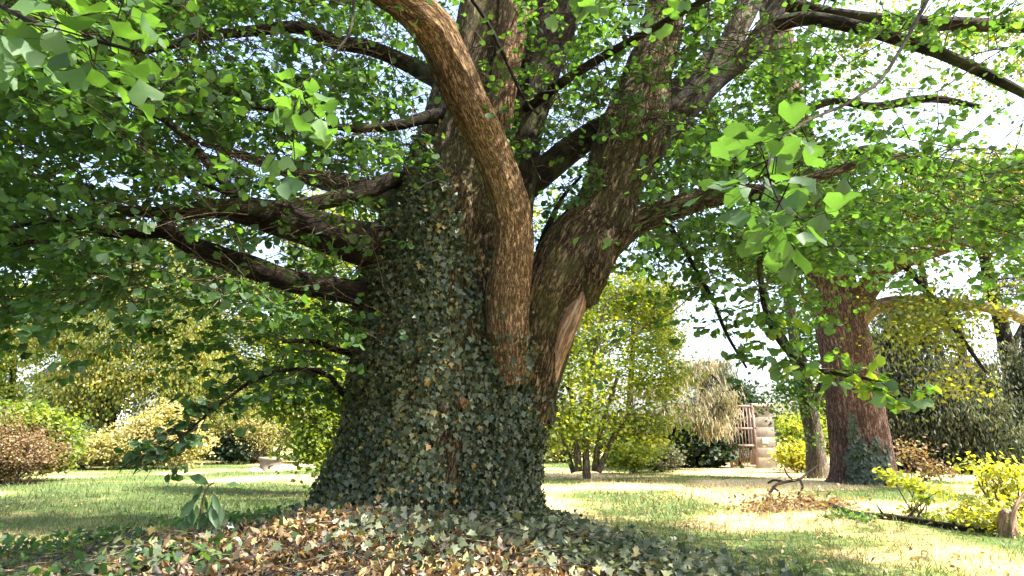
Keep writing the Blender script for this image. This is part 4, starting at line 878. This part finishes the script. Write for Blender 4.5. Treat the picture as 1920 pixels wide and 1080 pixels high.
pil = empty('gate_pillar', 'pinkish stone gate pillar with a coping stone', 'pillar')
pX = gx(1434, 27.8)
for k in range(6): MB().box((pX, 27.95, gz + 0.22 + k * 0.42), (0.42 - 0.004 * (k % 2), 0.42 - 0.004 * (k % 2), 0.2085)).obj('stone_block', M['stone'], pil, 0.004)
MB().box((pX, 27.95, gz + 2.60), (0.49, 0.49, 0.07)).obj('coping', M['pale_stone'], pil, 0.02)
pl = empty('wall_plaque', 'small white plaque fixed on the gate pillar', 'plaque')
MB().box((pX - 0.02, 27.515, gz + 1.12), (0.13, 0.010, 0.12)).obj('plate', M['white'], pl, 0.005)
for sx_ in (-1, 1): MB().box((pX - 0.02 + sx_ * 0.10, 27.500, gz + 1.12), (0.010, 0.004, 0.010)).obj('screw', M['iron'], pl)
# stone planter on the far lawn
sX, sY = gx(508, 25.5), 25.5; sz = float(gh(sX, sY))
M['bark_pot'] = plain_mat('weathered_stone', (0.11, 0.085, 0.07), (0.22, 0.175, 0.145), 6, 0.95, 0.5)
plt = empty('stone_planter', 'squat round stone planter with dark soil on the far lawn', 'planter')
MB().lathe((sX, sY, sz), [(0.42, -0.05), (0.42, 0.05), (0.39, 0.07), (0.40, 0.38), (0.43, 0.40), (0.46, 0.43), (0.46, 0.53), (0.39, 0.53), (0.38, 0.47)], 28).obj('bowl', M['bark_pot'], plt)
M['soil'] = plain_mat('soil', (0.03, 0.02, 0.015), (0.07, 0.05, 0.035), 12, 1, 0.6)
MB().lathe((sX, sY, sz), [(0.385, 0.475), (0.30, 0.50), (0.1, 0.505)], 24).obj('soil', M['soil'], plt)
for k, (qx, qy, s) in enumerate(((478, 24.6, 0.13), (488, 24.9, 0.09))):
    t_ = blob('stone', (gx(qx, qy), qy, float(gh(gx(qx, qy), qy)) + s * 0.4), (s * 1.2, s, s * 0.8), M['white'], None, 9 + k, 0.3, 16, 12)
    tag(t_, ('larger' if k == 0 else 'smaller') + ' whitish stone lying beside the stone planter', 'stone', 'pale stones by the planter')
# pale stump-like stone at the right with a bare stick
sx2, sy2 = gx(1890, 8.2), 8.2
sx2 = at(1893, 1010, 8.2)[0]; z2 = float(gh(sx2, sy2))
t_ = limb('post', [(sx2, sy2, z2 - 0.1, 0.10), (sx2, sy2, z2 + 0.10, 0.10), (sx2 + 0.01, sy2, z2 + 0.18, 0.09), (sx2 + 0.03, sy2, z2 + 0.27, 0.07), (sx2 + 0.04, sy2, z2 + 0.31, 0.03)], M['bare_wood'], None, seg=20, step=0.04, world=True, lump=0.4, ridge=0.025, rf=12)[0]
t_.name = 'tree_stump'; tag(t_, 'small grey weathered stump beside the yellow-leaved shrub', 'stump')
t_ = limb('dead_stick', [(1905, 1030, 8.0, 7), (1898, 985, 8.1, 8), (1905, 950, 8.1, 7), (1925, 920, 8.1, 5), (1950, 900, 8.1, 3)], M['bare_wood'], None, seg=8, step=0.03)[0]
tag(t_, 'pale bare stick leaning beside the grey stump', 'stick')
# house beyond the trees
hY = 52; hx0, hx1 = gx(40, hY), gx(150, hY)
house = empty('house', 'white house with a tiled roof glimpsed behind the trees', 'house')
zt = at(90, 712, hY)[2]
MB().box(((hx0 + hx1) / 2, hY + 3, zt / 2), ((hx1 - hx0) / 2, 3, zt / 2)).obj('wall', M['white'], house)
x0_, x1_ = hx0 - 0.4, hx1 + 0.4
quads_obj('roof', np.array([(x0_, hY - 0.5, zt + 0.003), (x1_, hY - 0.5, zt + 0.003), (x1_, hY + 6.5, zt + 0.003), (x0_, hY + 6.5, zt + 0.003), (x0_, hY + 3, zt + 1.9), (x1_, hY + 3, zt + 1.9)]),
          [(0, 1, 5, 4), (2, 3, 4, 5), (0, 4, 3), (1, 2, 5), (0, 3, 2, 1)], M['roof'], house)
for k in range(3):
    wx_ = hx0 + (k + 0.6) * (hx1 - hx0) / 3.2
    f = MB().box((wx_, hY - 0.03, zt - 1.3), (0.45, 0.03, 0.6)).obj('window', M['stone'], house)
    MB().box((wx_, hY - 0.065, zt - 1.3), (0.38, 0.006, 0.53)).obj('pane', M['glass'], f)

# ------------------------------------------------------------------ fallen wood and the sapling on the mound
fb = empty('fallen_branch', 'long dark fallen branch lying across the dry grass', 'branch')
def ground_pt(px, py, lift=0.03):
    r = ray(px, py); t = 3.0
    for _ in range(400):
        q = np.array([0, 0, CAMH]) + r * t
        if q[2] <= gh(q[0], q[1]): break
        t += 0.05
    return np.array([q[0], q[1], float(gh(q[0], q[1])) + lift])
pts = [ground_pt(*q) for q in ((1500, 942), (1545, 950), (1600, 968), (1660, 974), (1720, 982), (1790, 994), (1850, 1000))]
limb('bough', [(*p_, r_) for p_, r_ in zip(pts, (0.03, 0.055, 0.06, 0.055, 0.05, 0.045, 0.03))], M['bark_dark'], fb, seg=14, step=0.05, world=True, lump=0.2)
for i_, (dx, dz) in ((1, (0.15, 0.22)), (3, (-0.1, 0.18)), (4, (0.12, 0.16)), (5, (0.05, 0.22))):
    q = pts[i_]; limb('twig', [(*q, 0.018), (q[0] + dx * .5, q[1] + .03, q[2] + dz * .6, 0.013), (q[0] + dx, q[1], q[2] + dz, 0.006)], M['bark_dark'], fb, seg=7, step=0.04, world=True)
db = empty('dead_branch', 'bare grey forked dead branch propped up off the grass', 'branch')
limb('bough', [(1436, 940, 12.0, 4), (1452, 912, 12.1, 5), (1472, 904, 12.2, 5), (1498, 899, 12.3, 5), (1514, 887, 12.4, 4), (1534, 872, 12.5, 2)], M['bark_dark'], db, seg=9, step=0.05)
for sp_ in ([(1500, 899, 12.3, 4), (1505, 915, 12.2, 4), (1496, 928, 12.2, 3), (1502, 948, 12.1, 2)], [(1450, 914, 12.1, 4), (1462, 924, 12.0, 3), (1458, 936, 12.0, 2)], [(1488, 901, 12.2, 3), (1476, 890, 12.2, 3), (1470, 876, 12.1, 1)], [(1468, 904, 12.2, 5), (1452, 900, 12.3, 4), (1440, 906, 12.4, 3)]):
    limb('twig', sp_, M['bark_dark'], db, seg=7, step=0.04)

sap = empty('sapling', 'drooping dark-leaved sapling standing up from the mound', 'sapling')
sb = at(378, 1000, 5.2); sb[2] = float(gh(sb[0], sb[1])) - 0.03
LEAFL = [(392, 908, -1.0, 0.4), (380, 910, -0.5, -1), (425, 908, 1, -0.05), (365, 935, -0.5, -1), (400, 925, 0.4, -1), (360, 960, -0.3, -1), (395, 950, 0.5, -1), (375, 970, 0.2, -1), (405, 965, 0.6, -0.8), (350, 975, -0.8, -0.7), (370, 945, 0.0, -1), (385, 930, .2, -1), (372, 925, -.4, -1), (398, 935, .1, -1), (362, 950, .1, -1), (383, 960, -.2, -1), (412, 948, .3, -1)]
limb('stem', [(*sb, 0.012), *[(*at(a, b, 5.2), r_) for a, b, r_ in ((376, 975, .011), (380, 940, .009), (390, 912, .007), (402, 905, .004))]], M['twig'], sap, seg=8, step=0.03, world=True)
P_ = np.array([at(a, b, 5.2 + 0.08 * rng.normal()) for a, b, _, _ in LEAFL]); A_ = np.array([(c, -0.3 * rng.random(), d) for _, _, c, d in LEAFL], float)
N_ = np.array([0.3, -1, 0.4]) + rng.normal(size=(len(LEAFL), 3)) * 0.5
single_leaves('leaf', P_, A_, N_, rng.uniform(0.12, 0.19, len(P_)), rng.uniform(0.05, 0.3, len(P_)), OVAL * np.array([0.62, 1, 1.2]), M['ginkgo'], sap)
